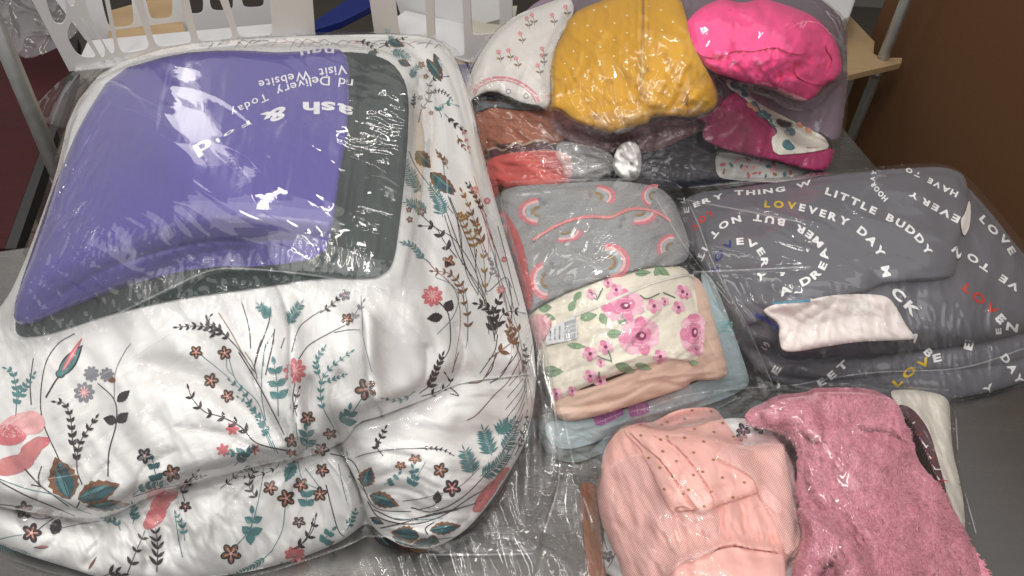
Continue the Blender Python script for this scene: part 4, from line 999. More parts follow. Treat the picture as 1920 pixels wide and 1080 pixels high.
def bow(x, y, rx, ry, t0, t1):
    for k, (f, w, c_) in enumerate(((1.0, .19, RP), (.80, .17, RQ), (.60, .20, RG), (.36, .15, RM))):
        th = np.linspace(math.radians(t0), math.radians(t1), 9); p.stroke([(x + math.cos(a) * rx * f, y + math.sin(a) * ry * f) for a in th], w * (rx + ry) / 2, c_, layer=k % 2, n=3)
for x, y, rx, ry, t0, t1 in ((462,350,40,24,100,262),(762,265,38,20,-80,40),(1100,262,22,20,110,290),(1000,350,38,22,-5,100),(590,455,34,20,0,110),(500,735,30,34,90,250),(840,635,38,32,-100,85),(1200,555,26,24,150,280),(270,480,16,20,200,330)): bow(*ZG(x, y)[0], rx, ry, t0, t1)
for x, y in ((455,278),(740,250),(930,390),(770,565),(520,640),(790,610),(480,300),(910,430),(1120,400)): 
    a, b = ZG(x, y)[0]
    for q in range(3): p.stroke([(a - 5*math.cos(q*1.05), b - 5*math.sin(q*1.05)), (a + 5*math.cos(q*1.05), b + 5*math.sin(q*1.05))], 1.2, GRYI, layer=1)
p.build("print", g)
p = Print(s, .0016, 6); zc = ink("zip_coral", (0.70, 0.19, 0.20), .45); zp = ZG(415,512,480,470,560,425,640,395,740,378,850,382,900,362,970,335,1060,338,1130,362,1190,402); p.stroke(zp, 5.5, zc); 
C = crom(zp, 8); D = np.r_[0, np.cumsum(np.hypot(*np.diff(C, axis=0).T))]
for d in np.arange(2, D[-1], 3.2): x, y = np.interp(d, D, C[:, 0]), np.interp(d, D, C[:, 1]); p.ell(x, y, 1.0, 2.4, .1, RQ, 2, 6)
p.build("zip", g)
c_ar = cloth("red_sleeve", (0.42, 0.09, 0.09)); g2 = thing("red_print_garment", 975, 480, .1, "dull red garment pressed at the left edge of the middle bag, beside the comforter", "clothing")
relief("cloth", [(925, 380), (950, 400), (975, 440), (990, 500), (1000, 560), (990, 590), (970, 540), (950, 460)], c_ar, g2, drape=(.004, 2), push=(10, .008), fields=[folds(.004, 12, 80, 3, 148)])
g2 = thing("rosy_folded_garment", 1010, 620, .1, "pink and cream crumpled garment beside the care label in the middle bag", "clothing")
relief("cloth", [(988, 598), (1010, 586), (1034, 596), (1032, 616), (1018, 640), (1010, 660), (1003, 635)], cloth("rosy_knit", (0.62, 0.34, 0.36)), g2, drape=(.004, 2), push=(8, .006), fields=[folds(.004, 7, 70, 3, 149)])
F4 = film("film_middle", 0.045, 0.045, (0.985, 0.98, 0.98), 1.6, .25, (1, 1), 0, 2.4, .12)
bgD = thing("clear_bag", 1180, 860, 0, "clear plastic bag in the middle holding the rainbow and rose pyjamas", "plastic bag")
relief("film", [(922, 350), (960, 336), (1060, 336), (1200, 334), (1270, 340), (1300, 400), (1330, 490), (1380, 570), (1430, 670), (1450, 740), (1400, 770), (1290, 800), (1180, 850), (1130, 890), (1070, 900), (1020, 880), (1010, 780), (990, 640), (950, 460)], F4, bgD,
    drape=(.006, 3), minfilt=2, clamp=.002, thin=True, skirt=0, push=(12, .010),
    fields=[local(folds(.0045, 15, 130, 4, 151, kind='r'), 1060, 440, 90, 80), local(folds(.004, 13, 60, 5, 152, kind='r'), 1350, 600, 60, 160), local(folds(.004, 14, 100, 3, 153, kind='r'), 1100, 620, 80, 60), local(folds(.005, 14, 20, 3, 154, kind='r'), 1100, 850, 120, 40), folds(.0014, 20, 150, 5, 155, kind='r')],
    marks=creases(22, 980, 350, 1280, 700, 140, 45, 90, .0035, 605) + creases(12, 1310, 500, 1420, 740, 62, 12, 130, .003, 606) + [('ridge', ZG(290,205,440,200,620,215), 4, .005), ('ridge', ZG(265,270,300,245,420,240,600,215), 4, .004), ('ridge', ZG(590,780,700,735,840,760), 6, .005), ('ridge', ZG(440,670,540,540,640,430), 3, .004), ('ridge', ZG(610,560,720,610,810,670), 3, .004), ('ridge', ZK(330,340,420,420,440,480), 4, .005), ('ridge', ZK(400,300,450,340,500,370), 5, .005), ('ridge', ZK(355,580,440,520,500,480), 4, .004)])

# ================================================================== BOTTOM BAG
nz = [(1120, 820, .06), (1300, 765, .11), (1500, 740, .10), (1700, 730, .08), (1790, 760, .05), (1100, 1000, .03), (1130, 1100, .03), (1300, 900, .13), (1300, 1100, .12), (1600, 850, .12), (1600, 1100, .13), (1820, 1100, .03), (1800, 900, .04), (1480, 1000, .10), (1450, 800, .10)]
def nzz(d): return [(a, b, max(.006, c + d)) for a, b, c in nz]
g = thing("rust_knit_garment", 1110, 1000, .02, "rust brown knitted garment at the left edge of the bottom bag", "clothing")
relief("cloth", ZL(240,590,290,575,330,590,345,700,370,900,400,1120,300,1120,270,900), cloth("rust_stripe", (0.30, 0.12, 0.065)), g, zpts=nzz(-.03), push=(12, .01), fields=[folds(.003, 7, 80, 4, 161)])
g = thing("white_floral_garment", 1480, 850, .08, "white floral cotton garment peeping out behind and left of the pink tulle dress", "clothing")
s = relief("cloth", ZL(380,800,420,700,700,300,1020,240,1100,238,1200,250,1250,280,1290,330,1400,500,1420,900,1500,1120,400,1120,370,960), white_cl, g, zpts=nzz(-.015), push=(14, .01), fields=[folds(.003, 14, 60, 3, 162)])
p = Print(s); 
for x, y, r in ((1120,300,15),(1215,288,15),(1110,330,12)): flower(p, *ZL(x, y)[0], r, .4, K, K, GRYI)
flower(p, *ZL(398,975)[0], 12, .2, K, K, GRYI); stem(p, ZL(370,850,380,900,395,940), 2); stem(p, ZL(435,960,420,1000,395,1040), 2); p.build("print", g)
c_wg = cloth("offwhite_cotton", (0.66, 0.62, 0.55)); g = thing("white_garment", 1760, 850, .05, "off white cotton garment along the right edge of the bottom bag", "clothing")
relief("cloth", ZM(680,300,760,292,850,300,920,318,948,350,950,450,960,560,985,660,1005,760,1015,900,985,860,930,740,880,640,830,520,770,420), c_wg, g, zpts=nzz(0), push=(14, .014), marks=[('valley', ZM(760,340,850,400,900,520,960,700), 5, .004), ('soft', ZM(850,320,880,420,900,520), 6, .004)], fields=[folds(.003, 10, 60, 4, 163)])
g = thing("plaid_garment", 1740, 830, .05, "dark red and white plaid garment between the pink fleece and the off white one", "clothing")
s = relief("cloth", ZM(720,350,790,370,860,460,900,600,940,740,900,720,850,620,790,560,760,460), cloth("plaid", (0.09, 0.035, 0.045)), g, drape=(.004, 2), push=(8, .006), fields=[folds(.003, 9, 60, 3, 164)])
p = Print(s)
for k in range(6): p.stroke(ZM(740+k*24, 380+k*50, 800+k*22, 470+k*50, 850+k*18, 540+k*45), 2.4, WHT, layer=k % 2); p.stroke(ZM(740+k*28, 470+k*40, 800+k*28, 430+k*50), 1.8, RED if k % 2 else WHT, layer=1)
p.build("print", g)
# pink fleece
c_fz = cloth("pink_plush", (0.66, 0.26, 0.34), .95, .12, 500, .7, 14, .6, sheen=.6); g = thing("pink_fleece_jacket", 1600, 900, .12, "fluffy rose pink fleece baby jacket in the bottom bag", "jacket")
fz = relief("body", ZM(80,400,110,370,160,350,190,330,240,312,300,310,350,300,370,286,480,284,600,286,700,328,742,372,760,440,790,510,812,590,850,640,905,700,950,790,1000,880,1060,980,1130,1110,1300,1300,700,1300,280,1300,285,1080,310,980,330,900,305,780,300,640,310,560,250,470,170,450,90,430), c_fz, g,
    zpts=nzz(.01), drape=(.012, 2), push=(24, .022),
    marks=[('step', ZM(160,440,210,430,280,440,340,460), 18, .007), ('valley', ZM(345,330,370,380,385,450,395,500), 5, .005), ('valley', ZM(410,440,520,430,600,470,760,600), 7, .005), ('step', ZM(560,450,640,420,690,370,700,335), 16, .006), ('valley', ZM(760,500,700,460,600,450), 5, .004), ('valley', ZM(350,540,330,640,380,780,460,820), 9, .009), ('step', ZM(305,780,380,820,460,870,540,930,600,1100), 24, .012), ('soft', ZM(470,540,430,650,410,740), 7, .003), ('valley', ZM(390,1110,400,1040,440,1000,480,1040,470,1120), 10, .012), ('valley', ZM(80,420,180,420,210,460), 6, .006), ('soft', ZM(560,560,700,620,860,860), 14, .003)],
    fields=[folds(.006, 40, 70, 1.6, 165), folds(.0018, 9, 60, 1.6, 166)])
hd = relief("collar", ZM(150,380,190,335,260,312,320,312,350,340,375,390,395,450,400,500,370,510,330,480,300,440,250,432,205,448,180,450,160,420), c_fz, g, drape=(.024, 2), push=(20, .036), skirt=.01, fields=[folds(.003, 14, 40, 2, 321)], marks=[('soft', ZM(200,440,240,390,320,360), 8, .005)])
hd2 = relief("ear", ZM(560,450,600,410,660,370,700,335,735,370,750,410,770,480,765,510,740,490,700,470,650,460,600,455), c_fz, g, drape=(.016, 2), push=(16, .026), skirt=.01, fields=[folds(.003, 14, 60, 2, 322)])
slv = relief("sleeve", ZM(300,800,330,790,380,825,460,875,530,930,575,1010,600,1130,470,1130,470,1060,440,1010,400,1050,390,1130,280,1130,295,1000,320,900), c_fz, g, drape=(.030, 3), push=(22, .046), skirt=.02, fields=[folds(.003, 16, 60, 2, 323)])
def pile(sheet, P, n, col, L, parent, seed, holes=()):
    rg = np.random.default_rng(seed); P = np.asarray(P); x = rg.uniform(P[:, 0].min(), P[:, 0].max(), n * 2); y = rg.uniform(P[:, 1].min(), min(1100, P[:, 1].max()), n * 2)
    m = inside(x, y, P); x, y = x[m][:n], y[m][:n]; t = samp(sheet.grid, x, y); ok = ~np.isnan(t); x, y, t = x[ok], y[ok], t[ok]; n = len(x)
    a = 1.35 + 1.6 * noise(x / 60, y / 60, 5) + 0.9 * noise(x / 14, y / 14, 6) + rg.normal(0, .35, n)
    Ls = L * rg.uniform(.6, 1.3, n); w = rg.uniform(.6, 1.2, n); lift = rg.uniform(.0012, .0042, n)
    dx, dy = np.cos(a), np.sin(a)
    b1 = pt(x - dy * w, y + dx * w, t + .0004); b2 = pt(x + dy * w, y - dx * w, t + .0004)
    xm, ym = x + dx * Ls * .55, y + dy * Ls * .5; tm_ = samp(sheet.grid, xm, ym); tm_ = np.where(np.isnan(tm_), t, tm_)
    m1 = pt(xm - dy * w * .7, ym + dx * w * .7, np.minimum(tm_, t) - lift); m2 = pt(xm + dy * w * .7, ym - dx * w * .7, np.minimum(tm_, t) - lift)
    xe, ye = x + dx * Ls, y + dy * Ls; te = samp(sheet.grid, xe, ye); te = np.where(np.isnan(te), t, te); e = pt(xe, ye, te - lift * .9)
    V = np.stack([b1, b2, m1, m2, e], 1).reshape(-1, 3); k = np.arange(n) * 5
    T_ = np.concatenate([np.stack([k, k+1, k+3], 1), np.stack([k, k+3, k+2], 1), np.stack([k+2, k+3, k+4], 1)])
    mi = np.tile(rg.integers(0, len(col), n), 3); link("pile", mesh_np("pile", V, tris=T_, mi=mi), col, parent, 'stuff')
pile(fz, fz.P, 60000, [ink('plush_a', (0.70, 0.28, 0.36), .9), ink('plush_b', (0.64, 0.24, 0.32), .9), ink('plush_c', (0.78, 0.36, 0.43), .9)], 9.0, g, 9)
PCM = [bpy.data.materials[n_] for n_ in ("plush_a", "plush_b", "plush_c")]
for k_, s_ in enumerate((hd, hd2, slv)): pile(s_, s_.P, (5000, 4000, 8000)[k_], PCM, 9.0, g, 20 + k_)
# pink dress with tulle
c_pk = cloth("blush_cotton", (0.85, 0.46, 0.41), .85, .04, 1500, .15); g = thing("blush_tulle_dress", 1310, 920, .13, "blush pink baby dress with gold dots and a tulle skirt in the bottom bag", "dress")
sk = relief("skirt", ZL(480,285,420,340,380,400,362,480,360,560,340,640,350,730,370,820,420,930,455,1000,480,1110,700,1200,1350,1200,1345,1010,1390,960,1400,880,1380,700,1360,560,1340,400,1330,372,1200,380,1100,390,900,330,640,300), c_pk, g, zpts=nzz(.015), drape=(.015, 2), push=(24, .022),
    marks=[('step', ZL(1340,965,1250,950,1160,940,1080,920,1000,930,900,980,800,1010,720,1090), 22, .008), ('soft', ZL(860,790,900,870,990,920), 8, .006), ('soft', ZL(1000,700,1000,800,1000,920), 6, .006), ('soft', ZL(1110,680,1130,800,1120,920), 7, .006), ('valley', ZL(770,750,780,860,830,980), 6, .005), ('soft', ZL(1150,440,1250,470,1310,530), 8, .005), ('valley', ZL(700,690,740,800,780,900), 6, .004), ('soft', ZL(470,500,560,620,720,900), 10, .004), ('soft', ZL(1180,700,1240,800,1280,940), 8, .005), ('valley', ZL(380,560,450,580,520,540), 5, .004), ('soft', ZL(600,800,700,930,760,1040), 8, .004)],
    fields=[folds(.003, 22, 70, 3, 171), local(folds(.004, 8, 80, 4, 172), 1390, 1010, 70, 30)])
relief("waistband", ZL(1338,968,1250,952,1160,942,1080,925,1010,932,930,965,850,990,780,1020,720,1080,700,1200,1350,1200,1345,1080), c_pk, g, drape=(.006, 2), push=(8, .008), skirt=.01, fields=[folds(.0015, 20, 5, 3, 331)])
bo = relief("bodice", ZL(478,292,560,262,640,262,740,205,820,184,950,180,985,200,1010,235,1060,310,1095,350,1130,392,1160,480,1190,560,1202,625,1190,640,1120,660,1000,700,890,756,870,740,850,728,800,735,740,742,720,720,690,650,650,560,600,460,575,400,500,330), c_pk, g, drape=(.009, 2), push=(12, .010), skirt=.01,
    marks=[('step', ZL(590,270,680,330,780,410,850,490,920,590,975,690)[::-1], 18, .004), ('step', ZL(620,410,700,500,760,590,820,700,890,755), 14, .003), ('valley', ZL(490,300,560,370,620,400,700,412), 5, .004), ('valley', ZL(740,740,780,705,840,712), 5, .003), ('soft', ZL(540,340,600,300), 6, .003), ('step', ZL(570,400,620,500,660,580,700,660), 12, .003)],
    fields=[folds(.0015, 18, 55, 3, 173)])
relief("sleeve", ZL(500,300,560,285,600,290,660,350,740,400,800,450,860,530,920,610,975,690,940,730,890,756,850,700,800,620,740,540,680,460,620,410,570,370), c_pk, g, drape=(.006, 2), push=(9, .010), skirt=.01, fields=[folds(.0025, 10, 55, 4, 332)], marks=[('soft', ZL(600,330,680,420,780,540), 4, .003)])
relief("sleeve", ZL(575,415,615,412,660,460,720,540,770,610,820,690,850,728,800,705,760,712,745,742,720,720,690,650,650,560,605,470), c_pk, g, drape=(.003, 2), push=(7, .006), skirt=.01, fields=[folds(.002, 8, 60, 4, 333)])
bo = Top(); bo.grid = BUF.copy()
p = Print(bo, lim=6); GDT = ink("gold_foil", (0.34, 0.17, 0.045), .45)
for x, y in ((572,275),(573,331),(678,352),(713,336),(685,274),(715,260),(765,293),(846,197),(947,203),(806,243),(906,244),(1010,264),(860,296),(962,312),(806,343),(908,363),(1068,336),(855,421),(764,467),(674,502),(614,450),(960,460),(742,550),(854,541),(903,524),(1008,555),(1125,581),(698,617),(828,620),(950,630),(1065,661),(911,708),(798,640),(690,415)):
    a, b = ZL(x, y)[0]; p.ell(a, b, 3.3, 2.3, .2, GDT, 0, 8)
p.build("dots", g)
p = Print(bo, .001, 6); ST = ink("stitch", (0.86, 0.50, 0.42))
for q in (ZL(935,605,1010,590,1100,565), ZL(930,620,1010,604,1105,578), ZL(835,640,900,618,930,612), ZL(700,650,760,640)):
    C = crom(q, 8)
    for k in range(0, len(C) - 1, 1): p.stroke([C[k] * .8 + C[k+1] * .2, C[k] * .3 + C[k+1] * .7], 1.2, ST, n=1)
p.build("stitching", g)
# tulle
def net(name, c, k=110, fill=.45):
    m, t, out = nt(name); tc = N(t, 'ShaderNodeTexCoord'); mp = N(t, 'ShaderNodeMapping'); mp.inputs['Rotation'].default_value = (0, 0, .55); mp.inputs['Scale'].default_value = (k, k, 1); t.links.new(tc.outputs['UV'], mp.inputs['Vector'])
    sp = N(t, 'ShaderNodeSeparateXYZ'); t.links.new(mp.outputs[0], sp.inputs[0]); ma = []
    for ax in (0, 1):
        f = N(t, 'ShaderNodeMath', operation='SINE'); t.links.new(sp.outputs[ax], f.inputs[0]); ma.append(f)
    mu = N(t, 'ShaderNodeMath', operation='MULTIPLY'); t.links.new(ma[0].outputs[0], mu.inputs[0]); t.links.new(ma[1].outputs[0], mu.inputs[1])
    ab = N(t, 'ShaderNodeMath', operation='ABSOLUTE'); t.links.new(mu.outputs[0], ab.inputs[0])
    rp = N(t, 'ShaderNodeMapRange'); rp.inputs['From Min'].default_value = .0; rp.inputs['From Max'].default_value = .5; rp.inputs['To Min'].default_value = min(1, fill * 1.7); rp.inputs['To Max'].default_value = fill * .3; t.links.new(ab.outputs[0], rp.inputs['Value'])
    tr = N(t, 'ShaderNodeBsdfTransparent'); df = N(t, 'ShaderNodeBsdfDiffuse'); df.inputs[0].default_value = rgb(c); mx = N(t, 'ShaderNodeMixShader'); t.links.new(rp.outputs[0], mx.inputs[0]); t.links.new(tr.outputs[0], mx.inputs[1]); t.links.new(df.outputs[0], mx.inputs[2]); t.links.new(mx.outputs[0], out.inputs[0]); return m
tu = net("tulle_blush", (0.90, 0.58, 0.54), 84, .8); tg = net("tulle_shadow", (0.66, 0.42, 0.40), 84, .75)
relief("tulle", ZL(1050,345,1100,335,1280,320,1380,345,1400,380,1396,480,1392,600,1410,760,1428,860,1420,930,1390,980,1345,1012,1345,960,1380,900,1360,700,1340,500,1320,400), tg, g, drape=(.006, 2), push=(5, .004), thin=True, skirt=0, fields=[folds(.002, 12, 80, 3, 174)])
relief("tulle", ZL(960,440,1000,410,1060,370,1120,385,1200,375,1330,370,1345,460,1372,600,1405,760,1425,860,1410,930,1350,980,1320,900,1290,800,1240,720,1200,640,1180,560,1100,510,1030,475), tu, g, drape=(.006, 2), push=(5, .004), thin=True, skirt=0,
    marks=[('ridge', ZL(962,440,1040,475,1130,530,1250,620,1380,760), 4, .004), ('ridge', ZL(962,440,1040,385,1120,385,1330,372), 3, .003)], fields=[folds(.003, 14, 50, 4, 175)])
relief("tulle", ZL(330,570,380,520,440,470,500,440,570,420,600,480,650,570,690,660,740,745,860,735,990,700,1000,930,900,980,780,1020,700,1100,490,1100,440,940,370,830,345,720), tu, g, drape=(.005, 2), push=(6, .004), thin=True, skirt=0,
    marks=[('ridge', ZL(460,500,560,640,700,860,780,1000), 5, .004), ('ridge', ZL(330,570,440,470,570,425), 3, .003), ('ridge', ZL(700,720,760,840,800,960), 5, .004), ('ridge', ZL(860,780,940,880,1000,930), 4, .003)], fields=[folds(.003, 14, 65, 4, 176)])
F5 = film("film_bottom", 0.045, 0.05, (0.985, 0.98, 0.98), 1.5, .25, (1, 1), 0, 2.2, .12)
bgE = thing("clear_bag", 1250, 1060, 0, "clear plastic bag at the bottom holding the tulle dress and pink fleece", "plastic bag")
relief("film", [(1070, 960), (1080, 880), (1120, 830), (1200, 770), (1260, 745), (1400, 728), (1560, 720), (1700, 722), (1786, 732), (1796, 770), (1786, 800), (1800, 880), (1818, 980), (1850, 1120), (1850, 1190), (1060, 1190), (1060, 1060)], F5, bgE,
    drape=(.006, 3), minfilt=3, clamp=.002, thin=True, skirt=0, push=(10, .008), fields=[local(folds(.005, 14, 70, 4, 181, kind='r'), 1090, 980, 60, 140), local(folds(.004, 12, 20, 6, 182, kind='r'), 1380, 740, 260, 30), local(folds(.004, 12, 65, 5, 183, kind='r'), 1770, 850, 60, 140), folds(.0012, 26, 60, 6, 184, kind='r')],
    marks=creases(16, 1150, 800, 1480, 1080, 70, 60, 90, .003, 607) + creases(10, 1480, 740, 1800, 1060, 60, 40, 110, .0025, 608) + [('ridge', ZL(555,245,650,210,760,190,940,182,1105,218), 4, .006), ('ridge', ZL(660,1045,800,980,975,935), 4, .006), ('ridge', ZL(720,1090,830,1010,970,940), 3, .005), ('ridge', ZL(720,200,830,140), 3, .004)])

# crumpled clear bag at top left
bgF = thing("crumpled_clear_bag", 40, 60, -.05, "empty crumpled clear plastic bag at top left, left of the white basket", "plastic bag")
relief("film", [(-40, -80), (70, -80), (140, 40), (150, 60), (100, 95), (40, 115), (0, 60), (-60, 40)], film("film_crumpled", .16, .08, (.95, .95, .95), 1.8, .6, (1, 1), 0, 3.5, .3, hazecol=(.6, .58, .62)), bgF,
    zpts=[(0, 0, -.02), (100, 0, 0.0), (60, 90, -.05)], thin=True, skirt=0, push=(10, .01), write=False, clamp=-9, fields=[folds(.02, 30, 40, 2, 191, kind='r'), folds(.012, 16, 120, 2, 192, kind='r')])
# ================================================================== COMFORTER
cf = empty("floral_comforter", at(480, 800, 0.0), "thick white comforter printed with wild flowers, filling the big bag at left", "comforter")
out = [(330, 84), (480, 72), (600, 66), (720, 64), (800, 68), (838, 86), (862, 125), (884, 200), (906, 290), (930, 380), (956, 470), (982, 560),
       (1000, 640), (1006, 710), (1000, 770), (984, 835), (952, 892), (914, 950), (868, 1000), (815, 1028), (762, 1028), (718, 1005), (694, 982),
       (680, 984), (640, 1016), (560, 1048), (480, 1070), (400, 1082), (300, 1094), (180, 1082), (140, 1068), (60, 1044), (0, 1022), (-70, 975), (-130, 850),
       (-120, 700), (-40, 620), (15, 560), (55, 470), (105, 330), (132, 205), (200, 125)]
com = relief("quilt", out, white_cl, cf,
    zpts=[(400, 80, .31), (600, 66, .315), (850, 90, .27), (130, 220, .235), (60, 470, .175), (-90, 700, .10), (-110, 850, .06), (400, 300, .275), (900, 290, .225),
          (1000, 650, .095), (800, 400, .255), (760, 600, .225), (500, 640, .215), (200, 700, .165), (480, 800, .165), (100, 900, .085), (560, 850, .13), (300, 1000, .065),
          (300, 1092, .02), (620, 1010, .03), (650, 880, .11), (820, 860, .115), (850, 1020, .035), (985, 850, .045), (0, 1010, .03), (930, 500, .16), (700, 740, .18)],
    push=(46, 0.035), skirt=0.12,
    marks=[('valley', [(-140, 905), (0, 948), (78, 963), (187, 971), (272, 932), (389, 897), (506, 866), (557, 858), (634, 823), (658, 792), (712, 777), (751, 761), (782, 749), (837, 712)], 18, 0.030, False), ('step', [(-140, 905), (0, 946), (78, 961), (187, 969), (272, 930), (389, 895), (506, 864), (557, 856), (634, 821), (658, 790), (712, 775), (751, 759), (837, 710)][::-1], 70, 0.014, False),
           ('valley', [(626, 800), (630, 823), (658, 878), (677, 924), (683, 956), (686, 992)], 14, 0.040, False),
           ('step', [(712, 777), (690, 735), (680, 660), (676, 560)], 46, 0.018),
           ('step', [(560, 858), (545, 760), (540, 690), (536, 600), (515, 530)], 36, 0.018),
           ('step', [(640, 1010), (655, 960), (640, 900), (600, 850)], 30, 0.006),
           ('valley', [(837, 712), (870, 700), (930, 700), (1000, 740)], 16, 0.010),
           ('valley', [(560, 850), (500, 760), (470, 680)], 5, .006), ('valley', [(590, 845), (575, 770), (580, 700)], 5, .005), ('valley', [(630, 820), (620, 740), (640, 690)], 5, .005), ('valley', [(520, 862), (420, 820), (330, 800)], 6, .006), ('valley', [(600, 868), (560, 900), (540, 960)], 5, .006), ('valley', [(560, 872), (480, 900), (430, 950)], 5, .006), ('valley', [(655, 860), (720, 850), (780, 870)], 5, .005), ('valley', [(680, 930), (740, 920), (800, 940)], 5, .005), ('valley', [(260, 940), (250, 1000), (280, 1050)], 6, .008), ('valley', [(210, 968), (190, 1010), (160, 1040)], 5, .007), ('valley', [(330, 920), (345, 980), (330, 1040)], 5, .006), ('valley', [(800, 745), (850, 760), (900, 750)], 5, .006), ('valley', [(770, 770), (830, 790), (900, 790)], 5, .005),
           ('soft', [(560, 845), (450, 760), (350, 700), (240, 690)], 26, 0.014),
           ('soft', [(480, 800), (440, 700), (380, 620)], 20, 0.010),
           ('soft', [(640, 815), (600, 740), (600, 640)], 18, 0.006),
           ('soft', [(770, 260), (800, 400), (860, 520), (900, 700)], 18, 0.008),
           ('soft', [(760, 330), (790, 480), (800, 640), (790, 740)], 16, 0.007),
           ('soft', [(840, 120), (860, 300), (910, 520), (940, 700)], 14, 0.006),
           ('soft', [(650, 830), (760, 800), (860, 810), (960, 800)], 20, 0.010),
           ('soft', [(685, 940), (760, 960), (860, 960), (950, 880)], 18, 0.007),
           ('soft', [(700, 990), (780, 1000), (880, 960)], 10, 0.005),
           ('soft', [(280, 940), (310, 990), (270, 1080)], 16, 0.012),
           ('soft', [(180, 975), (200, 1020), (150, 1070)], 12, 0.009),
           ('soft', [(420, 920), (470, 980), (500, 1060)], 20, 0.007),
           ('soft', [(90, 975), (110, 1010), (60, 1045)], 10, 0.006),
           ('ridge', [(750, 762), (790, 730), (835, 690), (850, 640)], 12, 0.006)],
    fields=[folds(0.0036, 60, 70, 3, 11), folds(0.0016, 24, 78, 4, 23), local(folds(0.004, 18, 60, 3, 24), 300, 1010, 200, 60), local(folds(0.003, 16, 20, 4, 25), 850, 980, 130, 60), local(folds(0.003, 20, 95, 3, 26), 560, 700, 120, 160), lambda u, v: 0.006 * noise(u / 130, v / 130, 4),
            lambda u, v: 0.0035 * ridge((np.arctan2(v - 830, u - 590)) * 4.5, np.hypot(u - 590, v - 830) / 400, 8, 3) * np.exp(-np.hypot(u - 590, v - 830) / 170)])
lobe = relief("side_roll", [(640, 812), (664, 796), (714, 782), (755, 766), (800, 742), (840, 716), (900, 702), (960, 700), (1006, 712), (1000, 770), (984, 835), (952, 892), (914, 950), (868, 1000), (815, 1028), (762, 1028), (718, 1005), (696, 984), (684, 950), (668, 900), (646, 860)], white_cl, cf,
    drape=(.018, 5), push=(42, .038), skirt=.03, marks=[('soft', [(650, 840), (760, 810), (860, 820), (960, 810)], 20, .008), ('soft', [(685, 940), (760, 960), (860, 960), (950, 880)], 18, .007), ('valley', [(660, 870), (720, 850), (800, 862)], 6, .005), ('valley', [(682, 930), (740, 915), (800, 930)], 6, .005), ('valley', [(700, 985), (770, 985), (840, 965)], 6, .005), ('soft', [(850, 780), (900, 850), (880, 920)], 14, .004)],
    fields=[folds(.003, 26, 10, 4, 341)])
flap = relief("folded_flap", [(330, 84), (480, 72), (600, 66), (720, 64), (800, 68), (838, 86), (862, 125), (884, 200), (906, 290), (930, 380), (956, 470), (982, 560), (1000, 640), (1004, 700), (960, 706), (900, 712), (850, 722), (800, 748), (755, 764), (714, 780), (670, 792), (652, 822), (634, 834), (580, 856), (506, 868), (450, 882), (389, 896), (330, 914), (272, 934), (230, 958), (187, 972), (130, 970), (78, 964), (0, 950), (-60, 936), (-130, 900), (-130, 800), (-120, 700), (-40, 620), (15, 560), (55, 470), (105, 330), (132, 205), (200, 125)], white_cl, cf,
    drape=(.020, 4), push=(40, .046), skirt=.03, smooth=1,
    marks=[('step', [(714, 780), (690, 735), (680, 660), (676, 560)], 46, 0.014), ('step', [(560, 858), (545, 760), (540, 690), (536, 600), (515, 530)], 36, 0.012), ('valley', [(560, 856), (500, 770), (470, 690)], 6, .008), ('valley', [(596, 850), (580, 770), (582, 700)], 6, .007), ('valley', [(634, 830), (622, 750), (640, 690)], 6, .007), ('valley', [(520, 864), (420, 815), (320, 800)], 7, .008),
           ('soft', [(530, 850), (440, 760), (350, 700), (240, 690)], 22, .010), ('valley', [(770, 760), (800, 700), (800, 640)], 7, .006), ('valley', [(850, 720), (870, 660), (850, 600)], 7, .005), ('valley', [(250, 940), (270, 880), (340, 840)], 7, .007), ('valley', [(180, 968), (170, 910), (210, 860)], 7, .006), ('valley', [(60, 960), (90, 900), (160, 870)], 7, .006)],
    fields=[folds(.0025, 40, 65, 3, 342)])
com = Top(); com.grid = BUF.copy()
p = Print(com)
# --- right-hand column
for a in (ZB(860,850,900,940,990,1060,1110,1200), ZB(1010,840,1050,900,1060,990), ZF(1090,90,1200,360,1300,640), ZF(1130,200,1180,500,1250,640), ZF(1010,0,1130,330,1200,520,1300,700,1340,860),
          ZF(1060,190,1140,420,1260,600,1290,700), ZF(1200,0,1330,330,1420,600,1450,720), ZF(900,160,1010,260,1120,330,1240,520,1250,640), ZF(1240,380,1240,520,1300,690,1310,860),
          ZF(1420,550,1440,700,1420,870), ZF(1290,500,1300,620,1400,540,1440,600), ZF(1360,250,1400,400,1440,560,1480,700), ZF(1080,80,1150,280,1160,470)): stem(p, a, 1.5, K)
for a in (ZF(1020,860,1110,760,1140,650,1100,580,1010,540), ZF(1160,560,1190,700,1190,880,1180,940), ZF(960,440,1010,500,1080,560,1130,640,1150,800,1110,1060)): stem(p, a, 1.3, TEAL if a[0][0] > 810 else BRN)
bigleaf(p, *ZB(900,850)[0], 42, 24, 0.85); bigleaf(p, *ZB(980,970)[0], 62, 26, 0.75); bigleaf(p, *ZB(1000,1010)[0], 48, 24, 0.5)
bigleaf(p, *ZB(740,230)[0], 34, 14, 0.3); bigleaf(p, *ZB(680,290)[0], 26, 14, 2.6); bigleaf(p, *ZB(960,330)[0], 52, 16, 1.0); bigleaf(p, *ZB(1000,300)[0], 46, 12, 1.2); bigleaf(p, *ZB(800,340)[0], 26, 12, .4)
for x, y, L, w, a in ((870,490,60,14,.3),): pass
fern(p, ZB(880,1060,850,960,840,900), 13); fern(p, ZF(960,180,900,130,850,120), 15); fern(p, ZF(1050,200,1030,110,990,30), 18); fern(p, ZF(930,60,900,20,880,-60), 13)
fern(p, ZB(760,290,820,300,860,330), 11); fern(p, ZB(870,440,890,400,910,370), 10); fern(p, ZB(760,260,760,200,730,170), 9)
